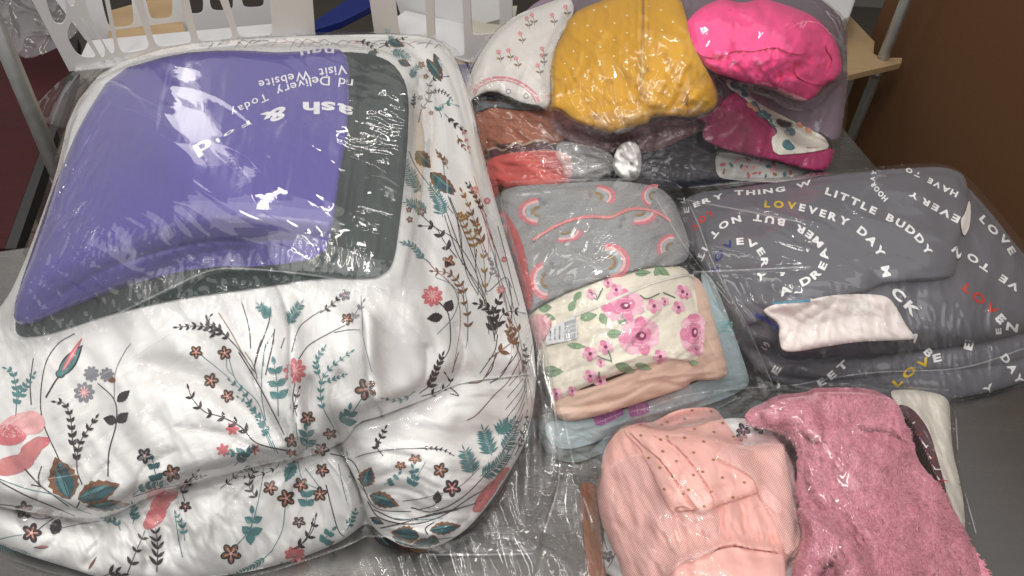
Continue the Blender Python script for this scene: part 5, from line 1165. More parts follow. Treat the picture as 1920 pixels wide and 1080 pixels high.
flower(p, *ZF(930,170)[0], 10, 0); flower(p, *ZF(860,160)[0], 6, 1); flower(p, *ZF(865,215)[0], 7, 2); flower(p, *ZB(930,365)[0], 8, .3, BRN, BRN, PEA)
flower(p, *ZB(925,550)[0], 6, .3, K, BRN, BRN); flower(p, *ZB(955,430)[0], 6, 1.2, BRN, GLD, BRN); flower(p, *ZB(985,635)[0], 5, .8)
sprig(p, ZB(915,690,930,620,970,560,975,480,1010,440,1070,430), 10, 4, K, 6, 2.0, .9)
sprig(p, ZB(975,560,1000,510,1060,520,1100,560), 7, 2.5, K, 7, 1.4, 1.3); sprig(p, ZB(890,610,885,570,890,540), 8, 4, K, 3)
sprig(p, ZB(1045,660,1030,600,1080,580,1120,590), 13, 6, TEAL, 2, 1.2, .8); sprig(p, ZB(1060,640,1120,700,1170,730), 11, 5, K, 3, 1.2, .5)
sprig(p, ZB(1080,950,1060,900,1030,870), 12, 5, BRN, 3, 1.2, .5); sprig(p, ZB(1130,760,1150,800,1170,830), 11, 4, BRN, 2, 1.2, .5); sprig(p, ZB(1150,700,1180,780,1200,850), 9, 4, DPK, 3, 1, .5)
sprig(p, ZF(1130,430,1060,340,1010,260,940,250), 16, 8, K, 3, 1.6, .8)
sprig(p, ZF(980,460,930,420,880,360,830,345), 13, 5, TEAL, 7, 1.4, .7)
for q in (ZF(1150,190), ZF(1180,200), ZF(1240,240), ZF(1245,285)): flower(p, *q[0], 8, R.random(), GLD, GLD, BRN)
sprig(p, ZF(1235,430,1220,330,1180,260,1150,200), 14, 6, GLD, 5, 1.6, .8); sprig(p, ZF(1290,700,1280,420,1240,300), 13, 5, GLD, 4, 1.2, .6)
sprig(p, ZF(1310,440,1240,250,1190,120,1160,60), 16, 6, BRN, 6, 1.2, .5); sprig(p, ZF(1300,200,1230,80,1190,20), 12, 5, K, 5, 1.2, .5)
sprig(p, ZF(1170,700,1160,600,1090,520,1000,505), 14, 5, BRN, 6, 1.6, .9); flower(p, *ZF(1085,450)[0], 14, .5, BRN, BRN, PEA, 4); p.ell(*ZF(1080,462)[0], 7, 4, .3, K, 4)
sprig(p, ZF(1190,900,1190,760,1160,640,1130,590), 13, 5, BRN, 4, 1.6, .9)
daisy(p, *ZF(992,645)[0], 20, .3); stem(p, ZF(1030,680,1080,740,1095,860,1080,960,1010,1050), 2.0)
p.leaf(*ZF(1050,760)[0], 30, 16, 3.0, K, 0, 1); p.leaf(*ZF(1070,730)[0], 24, 18, -1.1, K, 0, 1)
sprig(p, ZF(1340,880,1350,800,1330,740,1290,700,1250,690), 18, 8, K, 5, 1.8, .8); sprig(p, ZF(1350,860,1380,760,1440,730,1500,740), 15, 6, K, 3, 1.5, .9)
sprig(p, ZF(1345,900,1330,780,1370,660), 18, 9, K, 4, 1.6, .7); sprig(p, ZF(1310,1000,1420,920,1480,860,1440,800), 20, 8, BRN, 3, 1.8, .7); sprig(p, ZF(1450,940,1440,880,1420,830), 18, 7, BRN, 3)
stem(p, ZF(1360,860,1340,960,1260,1080), 1.8); stem(p, ZF(1480,900,1460,980,1380,1080), 1.8); sprig(p, ZF(1500,1060,1520,980,1510,930), 10, 6, K, 3)
sprig(p, ZF(1310,570,1330,480,1290,400), 8, 4, GRYI, 5, 1.2); sprig(p, ZF(1390,560,1340,500,1320,440), 7, 3, GRYI, 5, 1.0)
daisy(p, *ZF(1230,50)[0], 8, 0, DPK); daisy(p, *ZF(1300,110)[0], 7, 1, DPK); daisy(p, *ZF(1380,610)[0], 9, 1, DPK); daisy(p, *ZF(1395,440)[0], 6, 1, DPK)
for k in range(16):
    x0_, y0_ = 900 + k * 5.5 + R.uniform(-6, 6), 330 + k * 22; stem(p, [(x0_ - 10, y0_), (x0_ + 8, y0_ + 60), (x0_ + 14 + R.uniform(-8, 8), y0_ + 120)], 1.0, R.choice([K, TEAL, BRN, DPK]))
# --- centre
sprig(p, ZJ(890,200,940,160,975,80,1000,20), 17, 7, K, 6, 2.0, .5); sprig(p, ZJ(900,215,980,190,1040,150,1020,110), 12, 5, K, 3, 1.8, .7)
sprig(p, ZJ(870,190,800,235,720,225), 10, 4, TEAL, 4, 1.4, .6); stem(p, ZJ(1040,170,1080,210,1040,200), 2)
for a in (ZJ(1130,150,1190,140,1240,60,1270,0), ZJ(1120,330,1170,300,1250,210,1320,140,1380,30), ZJ(1050,100,1060,60,1080,0)): stem(p, a, 2.0, BRN)
for a in (ZJ(1230,150,1290,110,1340,20), ZJ(1210,120,1240,80,1260,0)): stem(p, a, 2.0)
flower(p, *ZF(512,775)[0], 13, .2); flower(p, *ZF(500,640)[0], 12, .7, GRYI, GRYI, GRYI); sprig(p, ZF(360,740,420,700,470,650), 11, 5, K, 3); sprig(p, ZF(540,800,560,740,600,680), 13, 6, GRYI, 2)
stem(p, ZF(200,960,240,830,300,770,370,725), 1.6); stem(p, ZF(240,1000,300,920,420,850,500,810), 1.8); stem(p, ZF(440,850,520,835,600,835), 1.4); stem(p, ZF(590,640,600,820,600,870,650,1070), 1.4, GRYI)
sprig(p, ZJ(480,370,420,250,420,140,470,70,560,0), 13, 5, TEAL, 9, 1.6, .65); sprig(p, ZJ(420,150,400,90,395,40,430,-20), 12, 5, TEAL, 6, 1.4, .6); sprig(p, ZJ(420,150,480,130,530,110), 10, 4, TEAL, 4, 1.2, .6)
fern(p, ZF(180,810,200,760,250,690), 16); fern(p, ZF(90,760,50,730,20,700), 15); fern(p, ZF(500,90,470,60,420,50), 12)
for a in (ZE(1430,1040,1460,940,1510,800,1520,740), ZE(1500,1060,1530,930,1545,830), ZE(1580,940,1600,880), ZE(1410,940,1400,820,1360,680), ZI(1225,75,1240,0,1260,-60), ZI(1280,110,1300,20,1320,-60)): stem(p, a, 2.2)
for a in (ZE(1480,1040,1490,940,1540,850), ZI(1280,330,1260,200,1265,60,1280,-40), ZI(1340,490,1290,380,1240,240,1140,140,1100,20)): stem(p, a, 1.6, TEAL)
daisy(p, *ZJ(290,90)[0], 22, .4, PNK, LPK, 9, 1.2); stem(p, ZJ(290,150,280,230,300,310), 2); sprig(p, ZJ(280,310,290,240,310,180), 12, 6, K, 2)
sprig(p, ZJ(210,310,205,160,190,60), 24, 13, TEAL, 3, 1.8, 1.0, True, .35, 1); sprig(p, ZJ(345,470,350,420,345,380), 24, 12, TEAL, 2, 1.6, .9, True, .2, 1)
flower(p, *ZJ(632,180)[0], 23, .5); stem(p, ZJ(615,220,570,290,540,340), 1.8, TEAL); sprig(p, ZJ(530,345,550,310,555,280), 22, 12, TEAL, 2, 1.6, .9, True, 0, 1)
flower(p, *ZJ(352,320)[0], 16, .2); flower(p, *ZJ(275,428)[0], 15, .9); flower(p, *ZJ(460,395)[0], 15, .6, sq=.7); flower(p, *ZJ(275,488)[0], 12, .6, BRN, BRN, PEA, sq=.5); flower(p, *ZJ(420,470)[0], 16, .1, sq=.8)
stem(p, ZJ(295,340,300,400,300,450), 1.4, TEAL)
sprig(p, ZI(1325,480,1260,340,1210,260,1170,190,1110,140), 12, 6, TEAL, 8, 1.5, .8, teeth=1); sprig(p, ZI(1310,470,1250,330,1190,250,1150,220), 9, 5, TEAL, 6, 1.2, .9)
flower(p, *ZI(945,0)[0], 14, .3); flower(p, *ZI(1083,5)[0], 15, .8); flower(p, *ZI(1017,138)[0], 16, 0); flower(p, *ZI(1097,212)[0], 14, .5)
stem(p, ZI(970,15,1050,80,1110,130), 1.4, TEAL); stem(p, ZI(1090,30,1095,80,1130,120), 1.2, TEAL)
stem(p, ZE(1230,740,1300,850,1360,960,1420,1060), 1.6, BRN); sprig(p, ZE(1430,1070,1330,930,1240,850,1130,815,1000,820), 15, 6, K, 8, 1.8, .7, True, .45); sprig(p, ZE(1240,860,1180,850,1140,810), 12, 6, K, 2, 1.6); sprig(p, ZE(1330,930,1230,830,1160,790,1180,760), 13, 6, K, 4, 1.6, .7, True, .5)
stem(p, ZI(1150,0,1230,130,1300,260,1370,400), 2.2); stem(p, ZI(1240,130,1220,60,1180,0), 1.6)
sprig(p, ZI(1400,480,1240,440,1160,360,1060,310,990,290,930,230,910,180), 18, 7, K, 6, 2.4, .8, True, .4); daisy(p, *ZI(1120,370)[0], 13, 1, PNK, PNK, 6); daisy(p, *ZI(1075,472)[0], 13, .3, PNK, DPK, 6); daisy(p, *ZI(1225,470)[0], 11, .3, DPK, K, 6)
sprig(p, ZI(1170,520,1180,490,1110,490), 16, 8, TEAL, 3, 2, .8); sprig(p, ZI(1130,550,1175,500,1210,470), 16, 9, DTEAL, 3, 2, .6)
# --- left flap
stem(p, ZI(285,520,200,310,210,90,270,-30,360,-90), 2.0); bud(p, *ZI(280,120)[0], 76, 26, -0.92); stem(p, ZI(220,220,260,150,285,115), 3.0); p.ell(*ZI(290,105)[0], 9, 8, 0, K); p.ell(*ZI(290,105)[0], 7, 6, 0, TEAL, 1)
sprig(p, ZI(75,310,80,200,60,100,30,80), 13, 7, TEAL, 6, 1.6, .8, teeth=1); sprig(p, ZI(75,250,110,180,160,110), 13, 7, TEAL, 5, 1.4, .8); stem(p, ZI(150,255,145,150,160,30), 2)
daisy(p, *ZI(440,105)[0], 15, .2, GRYI, GRYI); daisy(p, *ZI(515,110)[0], 14, 1.2, GRYI, GRYI); daisy(p, *ZI(405,195)[0], 20, .6, GRYI, LPK); p.ell(*ZI(540,135)[0], 6, 5, 0, BRN, 3)
stem(p, ZI(520,600,525,480,560,340,550,230,470,150), 2.4); stem(p, ZI(550,230,555,100,600,0,630,-40), 1.6, GRYI); p.leaf(*ZI(562,335)[0], 26, 17, -2.9, K, 0, 1); p.leaf(*ZI(565,340)[0], 28, 17, -.75, K, 0, 1); p.leaf(*ZI(565,240)[0], 32, 15, -.75, K, 0, 1)
sprig(p, ZI(370,530,350,430,340,320,310,250,270,240), 15, 7, K, 7, 2, .7, True, .25); sprig(p, ZI(395,640,370,560,380,450,420,380,460,320), 16, 7, K, 6, 2, .6, True, .35)
for x, y, a_, b_, t, c in ((100,350,44,22,-.3,LPK), (40,400,34,20,0,PNK), (150,340,26,22,.2,LPK), (60,545,42,18,-.25,DPK), (140,490,40,16,-.9,DPK), (170,450,30,12,-.4,PNK)): p.ell(*ZI(x, y)[0], a_, b_, t, c, 0, 16)
stem(p, ZI(-20,615,120,690,240,740,360,790), 2.4); stem(p, ZI(-10,610,130,660,260,690,380,760,440,780), 1.8, TEAL); stem(p, ZI(115,560,190,640,270,700,330,745), 2.6); stem(p, ZI(190,645,185,600,200,550), 2.4); stem(p, ZI(150,640,200,650), 2.4)
bigleaf(p, *ZI(335,710)[0], 84, 50, -1.9); bigleaf(p, *ZI(375,710)[0], 84, 40, -.35); bigleaf(p, *ZI(415,745)[0], 84, 20, -.05); stem(p, ZI(370,750,385,720), 3)
flower(p, *ZI(697,500)[0], 17, .2, K, K, GRYI); flower(p, *ZI(828,585)[0], 19, .6, K, BRN, PEA); sprig(p, ZI(760,640,745,570,735,520), 16, 12, DTEAL, 2, 1.8, .9, True, .2, 1)
sprig(p, ZI(640,690,700,650,790,640), 15, 8, TEAL, 4, 1.6); stem(p, ZI(640,700,760,660,890,640), 1.8); sprig(p, ZI(870,665,900,630,980,600), 12, 4, K, 4, 1.8, .6); sprig(p, ZI(890,720,885,670,950,580), 12, 5, K, 3, 1.8, .8)
sprig(p, ZI(1350,520,1330,560,1230,600,1150,600), 8, 3, K, 4, 1.2)
# --- lower left lobe
flower(p, *ZI(115,762)[0], 19, .9, K, K, PEA, 5); flower(p, *ZI(152,872)[0], 21, 0, K, K, PEA, 5); stem(p, ZI(-20,735,70,745,140,790,200,805,260,790), 1.8); stem(p, ZI(180,860,230,820,300,780), 1.8)
p.leaf(*ZI(255,880)[0], 34, 20, -1.2, K, 0, 1); stem(p, ZI(290,850,380,830,480,815), 1.6, GRYI); stem(p, ZI(-10,905,50,890,110,880), 1.6, TEAL); fern(p, ZI(-20,930,60,955,130,970), 9)
p.leaf(*ZI(235,940)[0], 30, 6, 3.1, K); p.leaf(*ZI(235,938)[0], 26, 4, 3.1, DPK, 1); p.leaf(*ZI(425,1050)[0], 30, 5, -1.0, BRN)
for x, y, a_, b_, t, c in ((775,730,26,16,-.9,DPK), (750,790,24,16,-.9,PNK), (730,820,18,12,-.6,DPK), (820,690,16,12,-.6,DPK)): p.ell(*ZI(x, y)[0], a_, b_, t, c, 0, 16)
sprig(p, ZI(755,1060,760,950,750,850), 22, 7, K, 5, 2.2, .75, False, .15); stem(p, ZI(880,990,860,900,840,760), 1.8, TEAL); sprig(p, ZI(890,910,880,840,850,780), 13, 5, TEAL, 4, 1.5)
flower(p, *ZI(893,745)[0], 13, .3, K, K, BRN, sq=.8); sprig(p, ZI(610,1080,640,1000,700,860), 16, 7, K, 3, 2, .9, False)
sprig(p, ZI(580,860,560,820,500,800), 12, 6, TEAL, 4); sprig(p, ZI(640,830,650,780,640,740), 14, 6, TEAL, 4, 1.4); sprig(p, ZI(500,1080,560,1060,600,1090), 18, 7, K, 3, 2)
flower(p, *ZI(1113,972)[0], 22, .3); stem(p, ZI(1140,935,1200,860,1230,780,1260,640,1270,560), 1.6, TEAL)
sprig(p, ZI(1200,900,1215,830,1215,780), 24, 15, TEAL, 2, 1.6, 1.0, True, .2, 1); p.leaf(*ZI(1205,870)[0], 24, 16, 1.5, TEAL, 1, 1)
flower(p, *ZI(1303,655)[0], 16, .1); flower(p, *ZI(1380,705)[0], 19, .6); flower(p, *ZI(1450,640)[0], 16, .4); flower(p, *ZJ(422,570)[0], 15, .2); flower(p, *ZJ(410,685)[0], 16, .9); flower(p, *ZJ(310,820)[0], 14, .3, K, BRN, GRYI, sq=.8)
stem(p, ZI(1375,745,1360,860,1310,960), 1.6, TEAL); sprig(p, ZI(1310,960,1240,1020,1140,1070), 11, 3, TEAL, 9, 1.5, .6)
sprig(p, ZI(1235,700,1200,640,1230,560), 16, 5, K, 5, 1.8, .8, False, 0); sprig(p, ZI(1060,660,1120,610,1180,560), 11, 4, K, 3, 1.4)
bigleaf(p, *ZJ(290,525)[0], 44, 20, 2.0, TEAL, TEAL)
for a in (ZJ(300,520,330,620,400,660), ZJ(340,560,400,640,410,660), ZJ(500,540,520,640,540,720)): stem(p, a, 1.5, TEAL)
for a in (ZJ(440,640,470,760,500,860,540,900), ZJ(380,800,360,870,310,940,270,950), ZJ(480,910,440,960,400,990)): stem(p, a, 2.0)
sprig(p, ZJ(260,960,330,920,375,860,390,800), 15, 7, K, 3, 2, .9); sprig(p, ZJ(350,740,345,700,350,670), 22, 12, TEAL, 2, 1.5, .9, False, 0, 1); sprig(p, ZJ(430,920,450,880,470,860), 18, 11, TEAL, 2, 1.5, .9, True, 0, 1)
daisy(p, *ZJ(290,975)[0], 20, .3, PNK, DPK, 8, .6); sprig(p, ZJ(540,860,570,800,580,770), 12, 6, TEAL, 4, 1.3, .8)
# --- lower right lobe
stem(p, ZJ(460,490,540,510,590,560,640,700,700,760,850,770), 2); stem(p, ZJ(580,510,640,490,760,470,880,465,1000,470), 1.4); sprig(p, ZJ(870,465,930,462,1000,470,1050,495), 7, 3, K, 6, 1.2)
sprig(p, ZJ(715,500,680,450,700,420,725,370), 13, 6, K, 4, 1.8, .7, True, .3); stem(p, ZJ(540,480,560,580,640,690), 2, GRYI); stem(p, ZJ(550,600,620,620), 2.6)
flower(p, *ZJ(870,515)[0], 14, .4, BRN, BRN, PEA, sq=.6); flower(p, *ZJ(800,548)[0], 12, .4, BRN, BRN, PEA, sq=.7); flower(p, *ZJ(992,570)[0], 16, 0); flower(p, *ZJ(1048,655)[0], 19, .3, K, K, DPK, 5)
stem(p, ZJ(920,530,880,600,850,640), 1.2, TEAL); sprig(p, ZJ(850,640,870,600,860,560), 15, 9, TEAL, 3, 1.4, 1, True, 0, 1); stem(p, ZJ(1000,690,960,740,890,760), 1.8); p.leaf(*ZJ(975,730)[0], 24, 15, -1.5, K, 0, 1)
stem(p, ZJ(810,720,930,700,1080,650,1180,560), 1.3); sprig(p, ZJ(720,640,760,620,790,590), 12, 9, TEAL, 2, 1.2)
fern(p, ZJ(1150,590,1130,530,1110,480), 22); fern(p, ZJ(1240,500,1220,440,1200,380), 22); fern(p, ZJ(1270,400,1290,360,1320,340), 18); fern(p, ZJ(1290,480,1330,410,1350,330), 18); fern(p, ZJ(1180,600,1250,560,1310,490), 20)
bigleaf(p, *ZJ(620,650)[0], 40, 28, -1.2); bigleaf(p, *ZJ(650,690)[0], 60, 26, .35); bigleaf(p, *ZJ(650,800)[0], 30, 12, .4)
for a in (ZJ(640,720,700,800,850,830,1000,790,1140,700,1250,640), ZJ(670,760,800,810,960,780,1130,740,1200,700,1290,560), ZJ(850,750,960,770,1100,700,1230,570), ZJ(650,840,700,920,800,950), ZJ(700,850,790,830,900,800,1080,760)): stem(p, a, 2.2, K)
stem(p, ZJ(750,800,880,810,1000,800), 1.8, TEAL); stem(p, ZJ(680,870,740,930), 2, TEAL); stem(p, ZJ(900,900,960,905,1080,890), 1.6); stem(p, ZJ(930,880,920,850,960,820), 2.6)
bigleaf(p, *ZJ(890,890)[0], 54, 30, 3.3); bigleaf(p, *ZJ(940,860)[0], 60, 22, -.15); bigleaf(p, *ZJ(960,920)[0], 50, 24, 2.9); bigleaf(p, *ZJ(760,890)[0], 46, 16, .5); bigleaf(p, *ZJ(930,900)[0], 24, 18, 0.3)
for x, y, a_, b_, t, c in ((1230,680,38,14,-.85,DPK), (1200,720,22,14,-.9,PNK), (1280,620,30,10,-1.0,DPK), (1180,750,14,8,-.4,DPK)): p.ell(*ZJ(x, y)[0], a_, b_, t, c, 0, 16)
sprig(p, ZJ(1370,430,1400,360,1410,290), 8, 4, K, 3); sprig(p, ZJ(1350,500,1400,400,1420,330), 10, 3, K, 6, 1.4, .5)
for k in range(9): stem(p, [(930 + k*3, 900 - k*22), (955 + k*4, 860 - k*22), (975 + k*3, 820 - k*22)], 1.1, R.choice([K, K, TEAL]))
# rim of the top
for k in range(26):
    x0_ = 390 + k * 17; stem(p, [(x0_, 84 + R.uniform(-4, 8)), (x0_ + 14, 76 + R.uniform(-4, 6)), (x0_ + 30, 82 + R.uniform(-6, 10))], 1.2, R.choice([K, BRN, GRYI, DPK]))
sprig(p, ZB(560,230,620,240,680,290), 8, 4, K, 4); sprig(p, ZB(690,270,760,240,840,210), 8, 4, K, 4)
p.build("print", cf)

# ================================================================== GREEN SHEETS + PURPLE BAG
green_cl = cloth("green_sheet", (0.020, 0.036, 0.034), 0.8, 0.15, 1200, 0.2, 10, 0.3)
gs = empty("folded_green_sheet", at(650, 330, 0.28), "folded dark green bed sheet under and beside the purple bag", "sheet")
grn = relief("sheet", [(300, 120), (540, 100), (680, 96), (738, 116), (768, 168), (764, 280), (752, 400), (738, 502), (700, 524), (600, 520), (480, 540), (330, 560), (200, 590), (90, 628), (30, 634), (28, 590), (70, 480), (130, 320), (190, 180)], green_cl, gs,
    zpts=[(330, 100, .325), (640, 110, .335), (740, 130, .330), (212, 134, .30), (640, 300, .322), (770, 300, .305), (740, 500, .26), (60, 470, .215), (120, 330, .26), (350, 280, .32), (500, 510, .245), (60, 620, .165), (300, 560, .21), (640, 505, .268)], drape=(0.010, 4), push=(22, 0.026), skirt=0.03,
    marks=[('soft', [(675, 90), (672, 250), (655, 400), (640, 520)], 6, 0.011), ('soft', [(700, 100), (705, 250), (690, 400), (680, 520)], 7, 0.012), ('soft', [(730, 130), (738, 250), (725, 400), (705, 510)], 6, 0.010),
           ('soft', [(655, 110), (650, 250), (640, 330), (630, 500)], 5, 0.008), ('valley', [(90, 608), (250, 555), (420, 520), (600, 505), (740, 500)], 5, 0.006), ('soft', [(250, 540), (450, 505), (640, 495)], 6, 0.003)],
    fields=[folds(0.0022, 16, 95, 6, 31)])
purp = nt("x")[0]; bpy.data.materials.remove(purp)
m, t, out_ = nt("purple_plastic")
b = N(t, 'ShaderNodeBsdfPrincipled', Roughness=0.24); b.inputs['Base Color'].default_value = (0.076, 0.056, 0.310, 1); b.inputs['Coat Weight'].default_value = 0.2; b.inputs['Coat Roughness'].default_value = 0.07
tc = N(t, 'ShaderNodeTexCoord'); n1 = N(t, 'ShaderNodeTexNoise', Scale=0.9, Detail=3.0); t.links.new(tc.outputs['UV'], n1.inputs['Vector'])
bp = N(t, 'ShaderNodeBump', Strength=0.25, Distance=0.006); t.links.new(n1.outputs['Fac'], bp.inputs['Height']); t.links.new(bp.outputs[0], b.inputs['Normal']); t.links.new(b.outputs[0], out_.inputs[0])
purple = m
pb = empty("purple_mailer_bag", at(380, 300, 0.29), "shiny purple plastic laundry bag with white upside-down lettering on the green sheet", "bag")
pur = relief("bag_skin", [(212, 134), (330, 100), (430, 93), (540, 99), (632, 88), (654, 110), (655, 180), (650, 260), (636, 330), (626, 420), (606, 482), (500, 500), (380, 500), (250, 530), (130, 578), (50, 612), (24, 602), (30, 558), (60, 470), (108, 332), (150, 232)], purple, pb,
    zpts=[(330, 100, .345), (640, 110, .345), (212, 134, .32), (640, 300, .325), (60, 470, .235), (120, 330, .275), (350, 280, .335), (500, 400, .315), (250, 440, .285), (610, 480, .295), (400, 495, .285), (60, 600, .215), (230, 480, .275), (450, 420, .310)], drape=(0.009, 4),
    push=(14, 0.014), skirt=0.04, smooth=1,
    marks=[('drop', [(0, 560), (60, 528), (140, 490), (250, 440), (350, 412), (450, 402), (560, 408), (670, 425)], 10, 0.0065, False),
           ('ridge', [(370, 110), (350, 200), (320, 270), (300, 350), (262, 440)], 5, 0.0014), ('ridge', [(560, 130), (540, 210), (500, 270), (470, 370), (455, 470)], 5, 0.0014),
           ('valley', [(300, 520), (420, 478), (560, 470), (630, 460)], 5, 0.004), ('valley', [(60, 585), (200, 505), (350, 460), (460, 452), (600, 452)], 7, 0.0035),
           ('soft', [(330, 120), (312, 180), (290, 260), (240, 300)], 9, 0.003)],
    fields=[lambda u, v: 0.003 * noise(u / 120, v / 120, 41), folds(0.0009, 20, 100, 8, 43)])
p = Print(pur, 0.0006)
PW = ink("print_white", (0.80, 0.78, 0.82), 0.35)
p.text("Visit Website", [(651, 130), (610, 136), (560, 144), (484, 160)][::1], 25, PW, 1.0, 0.10, bold=0.01, size2=22)
p.text("nd Delivery Today", [(662, 158), (600, 152), (550, 163), (500, 182), (432, 214)], 25, PW, 1.0, 0.10, bold=0.01, size2=19)
p.text("ngu", [(628, 97), (592, 96), (562, 102)], 26, PW, 1.0, 0.05, bold=0.01)
p.text("ash &", [(662, 214), (628, 204), (590, 203), (548, 206), (490, 226)], 36, PW, 1.2, 0.04, bold=0.035, ysc=.85)
p.text("d", [(402, 266), (362, 288)], 40, PW, 1.1, 0.0, bold=0.03, ysc=.85); p.text("Fol", [(474, 226), (440, 244), (404, 266)], 26, PW, 1.0, 0.02, bold=0.02, ysc=.42)
p.build("print", pb)

# ---- clear film over the comforter
F1 = film("film_large", 0.035, 0.045, (0.985, 0.985, 0.985), 1.5, 0.14, (1, 1), 0, 2.2, 0.08)
bgA = empty("clear_bag", at(520, 900, 0.0), "big clear plastic bag stretched over the white floral comforter", "plastic bag")
F1b = film("film_inner", 0.05, 0.05, (0.98, 0.98, 0.98), 1.4, 0.10, (1, 1), 0, 2, 0.06)
inner = relief("sheet_sleeve", [(200, 118), (420, 84), (620, 78), (740, 96), (792, 150), (800, 260), (790, 400), (764, 500), (762, 528), (640, 522), (480, 505), (400, 512), (330, 540), (200, 600), (90, 640), (18, 640), (18, 590), (60, 470), (108, 320), (140, 200)],
    F1b, bgA, drape=(0.005, 5), minfilt=6, push=(14, 0.010), clamp=0.0015, thin=True, skirt=0,
    fields=[local(folds(0.0022, 9, 95, 5, 51, kind='r'), 420, 470, 330, 30), local(folds(0.003, 8, 120, 7, 53, kind='r'), 150, 320, 60, 200), local(folds(0.001, 9, 165, 8, 54, kind='r'), 700, 300, 70, 220)],
    marks=creases(14, 60, 420, 640, 500, 95, 35, 70, .0022, 511) + creases(14, 110, 130, 200, 460, 120, 15, 120, .0025, 502) + creases(10, 660, 120, 780, 480, 10, 20, 90, .002, 503) + [('ridge', [(318, 492), (380, 492), (440, 500), (456, 508)], 4, 0.003), ('ridge', [(250, 470), (245, 520), (262, 560), (300, 590)], 5, 0.003), ('ridge', [(500, 505), (520, 540), (560, 570)], 5, 0.003)])
outf = relief("film", [(128, 136), (200, 110), (400, 72), (620, 58), (800, 60), (845, 76), (876, 120), (898, 200), (918, 290), (942, 380), (968, 470), (996, 560), (1014, 640), (1034, 740), (1048, 820), (1050, 900), (1022, 990), (1012, 1040), (900, 1040), (810, 1038), (700, 1000),
    (640, 1030), (480, 1082), (300, 1105), (130, 1085), (-10, 1040), (-100, 990), (-150, 850), (-140, 700), (-50, 620), (0, 560), (45, 470), (92, 340), (118, 240), (60, 222), (54, 208)],
    F1, bgA, drape=(0.006, 3), minfilt=3, push=(14, 0.012), clamp=0.002, thin=True, skirt=0, smooth=1,
    fields=[local(folds(0.0045, 10, 115, 9, 61, kind='r'), 110, 330, 70, 240), local(folds(0.0018, 11, 15, 9, 62, kind='r'), 740, 260, 90, 220),
            local(folds(0.004, 14, 155, 4, 63, kind='r'), 250, 790, 300, 130), local(folds(0.004, 12, 100, 3, 64, kind='r'), 420, 560, 340, 60),
            local(folds(0.003, 12, 65, 8, 65, kind='r'), 960, 520, 60, 300), local(folds(0.004, 14, 140, 4, 66, kind='r'), 850, 960, 140, 90), folds(0.0016, 26, 30, 5, 67, kind='r'),
            local(folds(0.004, 12, 60, 4, 68, kind='r'), 40, 650, 90, 70)],
    marks=creases(16, 0, 600, 420, 900, -28, 20, 220, .004, 504) + creases(14, 240, 500, 780, 600, 60, 50, 110, .0045, 505) + creases(12, 900, 200, 990, 700, 70, 8, 160, .003, 506) + creases(12, 660, 860, 1000, 1030, -30, 50, 120, .0045, 507) + creases(8, 400, 620, 760, 980, 40, 70, 100, .0025, 508) + [('ridge', [(-20, 820), (90, 750), (230, 680), (372, 588)], 4, 0.004), ('ridge', [(400, 530), (425, 570), (440, 620), (452, 655)], 4, 0.005), ('ridge', [(300, 702), (345, 668), (385, 640)], 3, 0.004),
           ('ridge', [(0, 890), (120, 880), (260, 850), (400, 800)], 4, 0.003), ('ridge', [(790, 905), (830, 1000), (850, 1030)], 4, 0.003), ('ridge', [(885, 1030), (900, 980), (940, 1000), (975, 990)], 4, 0.004)])
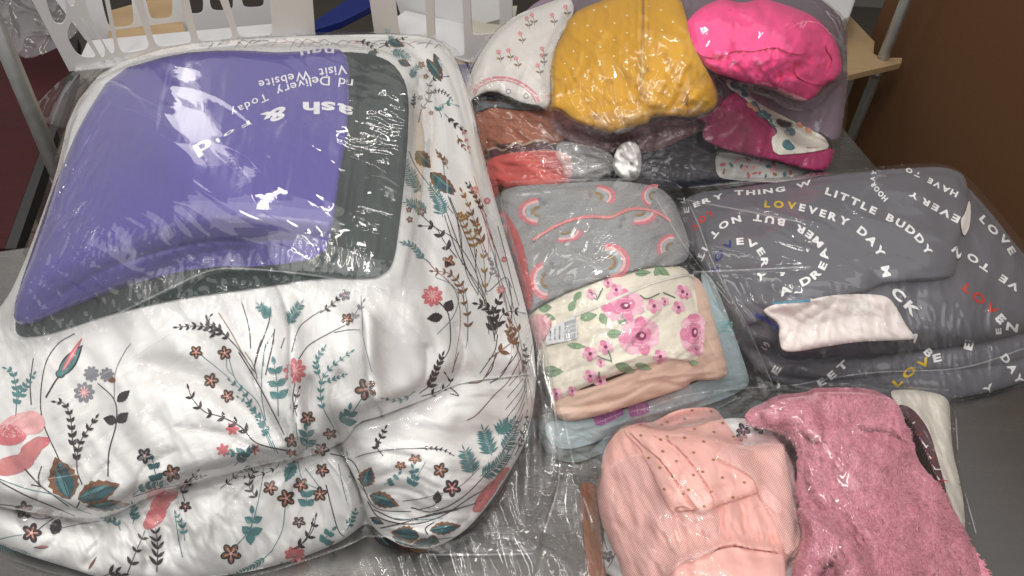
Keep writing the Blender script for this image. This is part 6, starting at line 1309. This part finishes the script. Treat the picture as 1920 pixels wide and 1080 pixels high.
# loose tail of the big bag lying on the table beside it
tail = relief("film_tail", [(982, 560), (1020, 640), (1046, 760), (1056, 850), (1090, 920), (1128, 1000), (1160, 1110), (1010, 1110), (860, 1110), (690, 1110), (660, 1040), (760, 1040), (880, 1010), (960, 900), (990, 760)],
    film("film_tail", 0.03, 0.06, (0.98, 0.98, 0.98), 0.9, 0.12, (1, 1), 0, 1.2, 0.03), bgA,
    zpts=[(990, 600, .12), (1040, 800, .07), (1000, 1000, .02), (1120, 1080, .03), (750, 1080, .012), (990, 760, .08)], push=(6, 0.003), thin=True, skirt=0, clamp=-9,
    fields=[folds(0.005, 50, 78, 8, 71, kind='r'), folds(0.0012, 18, 84, 8, 72, kind='r')],
    marks=[('ridge', [(990, 700), (1002, 820), (1000, 960)], 6, 0.01), ('ridge', [(1040, 760), (1052, 880), (985, 1000)], 5, 0.008), ('ridge', [(985, 1000), (1060, 1040), (1120, 1080)], 5, 0.008)])

# welded seams and free edges of the clear bags
SEAM = film('film_seam', .17, .12, (.97, .97, .97), 1.6, .1, (1, 1), 0, 3, .1)
class Flat: pass
_f = Flat(); _f.grid = BUF.copy()
def seam(lines, parent):
    p = Print(_f, .002, 10)
    for l, w in lines: p.stroke(l, w, SEAM)
    p.build('seam', parent)
seam([([(790, 110), (828, 200), (838, 330), (836, 450), (826, 546)], 3.0), ([(826, 548), (720, 540), (600, 518), (480, 505), (400, 506), (330, 535), (200, 598)], 3.0), ([(-30, 822), (90, 752), (230, 682), (372, 590), (400, 560)], 3.0), ([(1000, 590), (1026, 680), (1044, 800), (1048, 900), (1020, 1000)], 3.0), ([(1016, 640), (1052, 760), (1078, 880), (1110, 980)], 2.5), ([(1000, 1038), (900, 1040), (800, 1040)], 3.0), ([(0, 905), (110, 895), (240, 868), (330, 836)], 2.0)], bgA)
seam([([(925, 342), (1060, 338), (1250, 338), (1300, 400), (1340, 500), (1400, 610), (1448, 720)], 2.5), ([(1230, 372), (1290, 470), (1370, 570)], 2.0)], bgD)
seam([([(1290, 352), (1500, 332), (1700, 310)], 2.0), ([(1440, 732), (1620, 700), (1800, 690), (1930, 650)], 2.5), ([(1270, 372), (1380, 392), (1500, 416)], 2.5), ([(1300, 510), (1400, 506), (1520, 500)], 3.0)], bgC)
seam([([(1200, 770), (1280, 742), (1420, 726), (1600, 720), (1780, 732)], 2.5), ([(1790, 740), (1800, 880), (1830, 1000)], 2.5)], bgE)
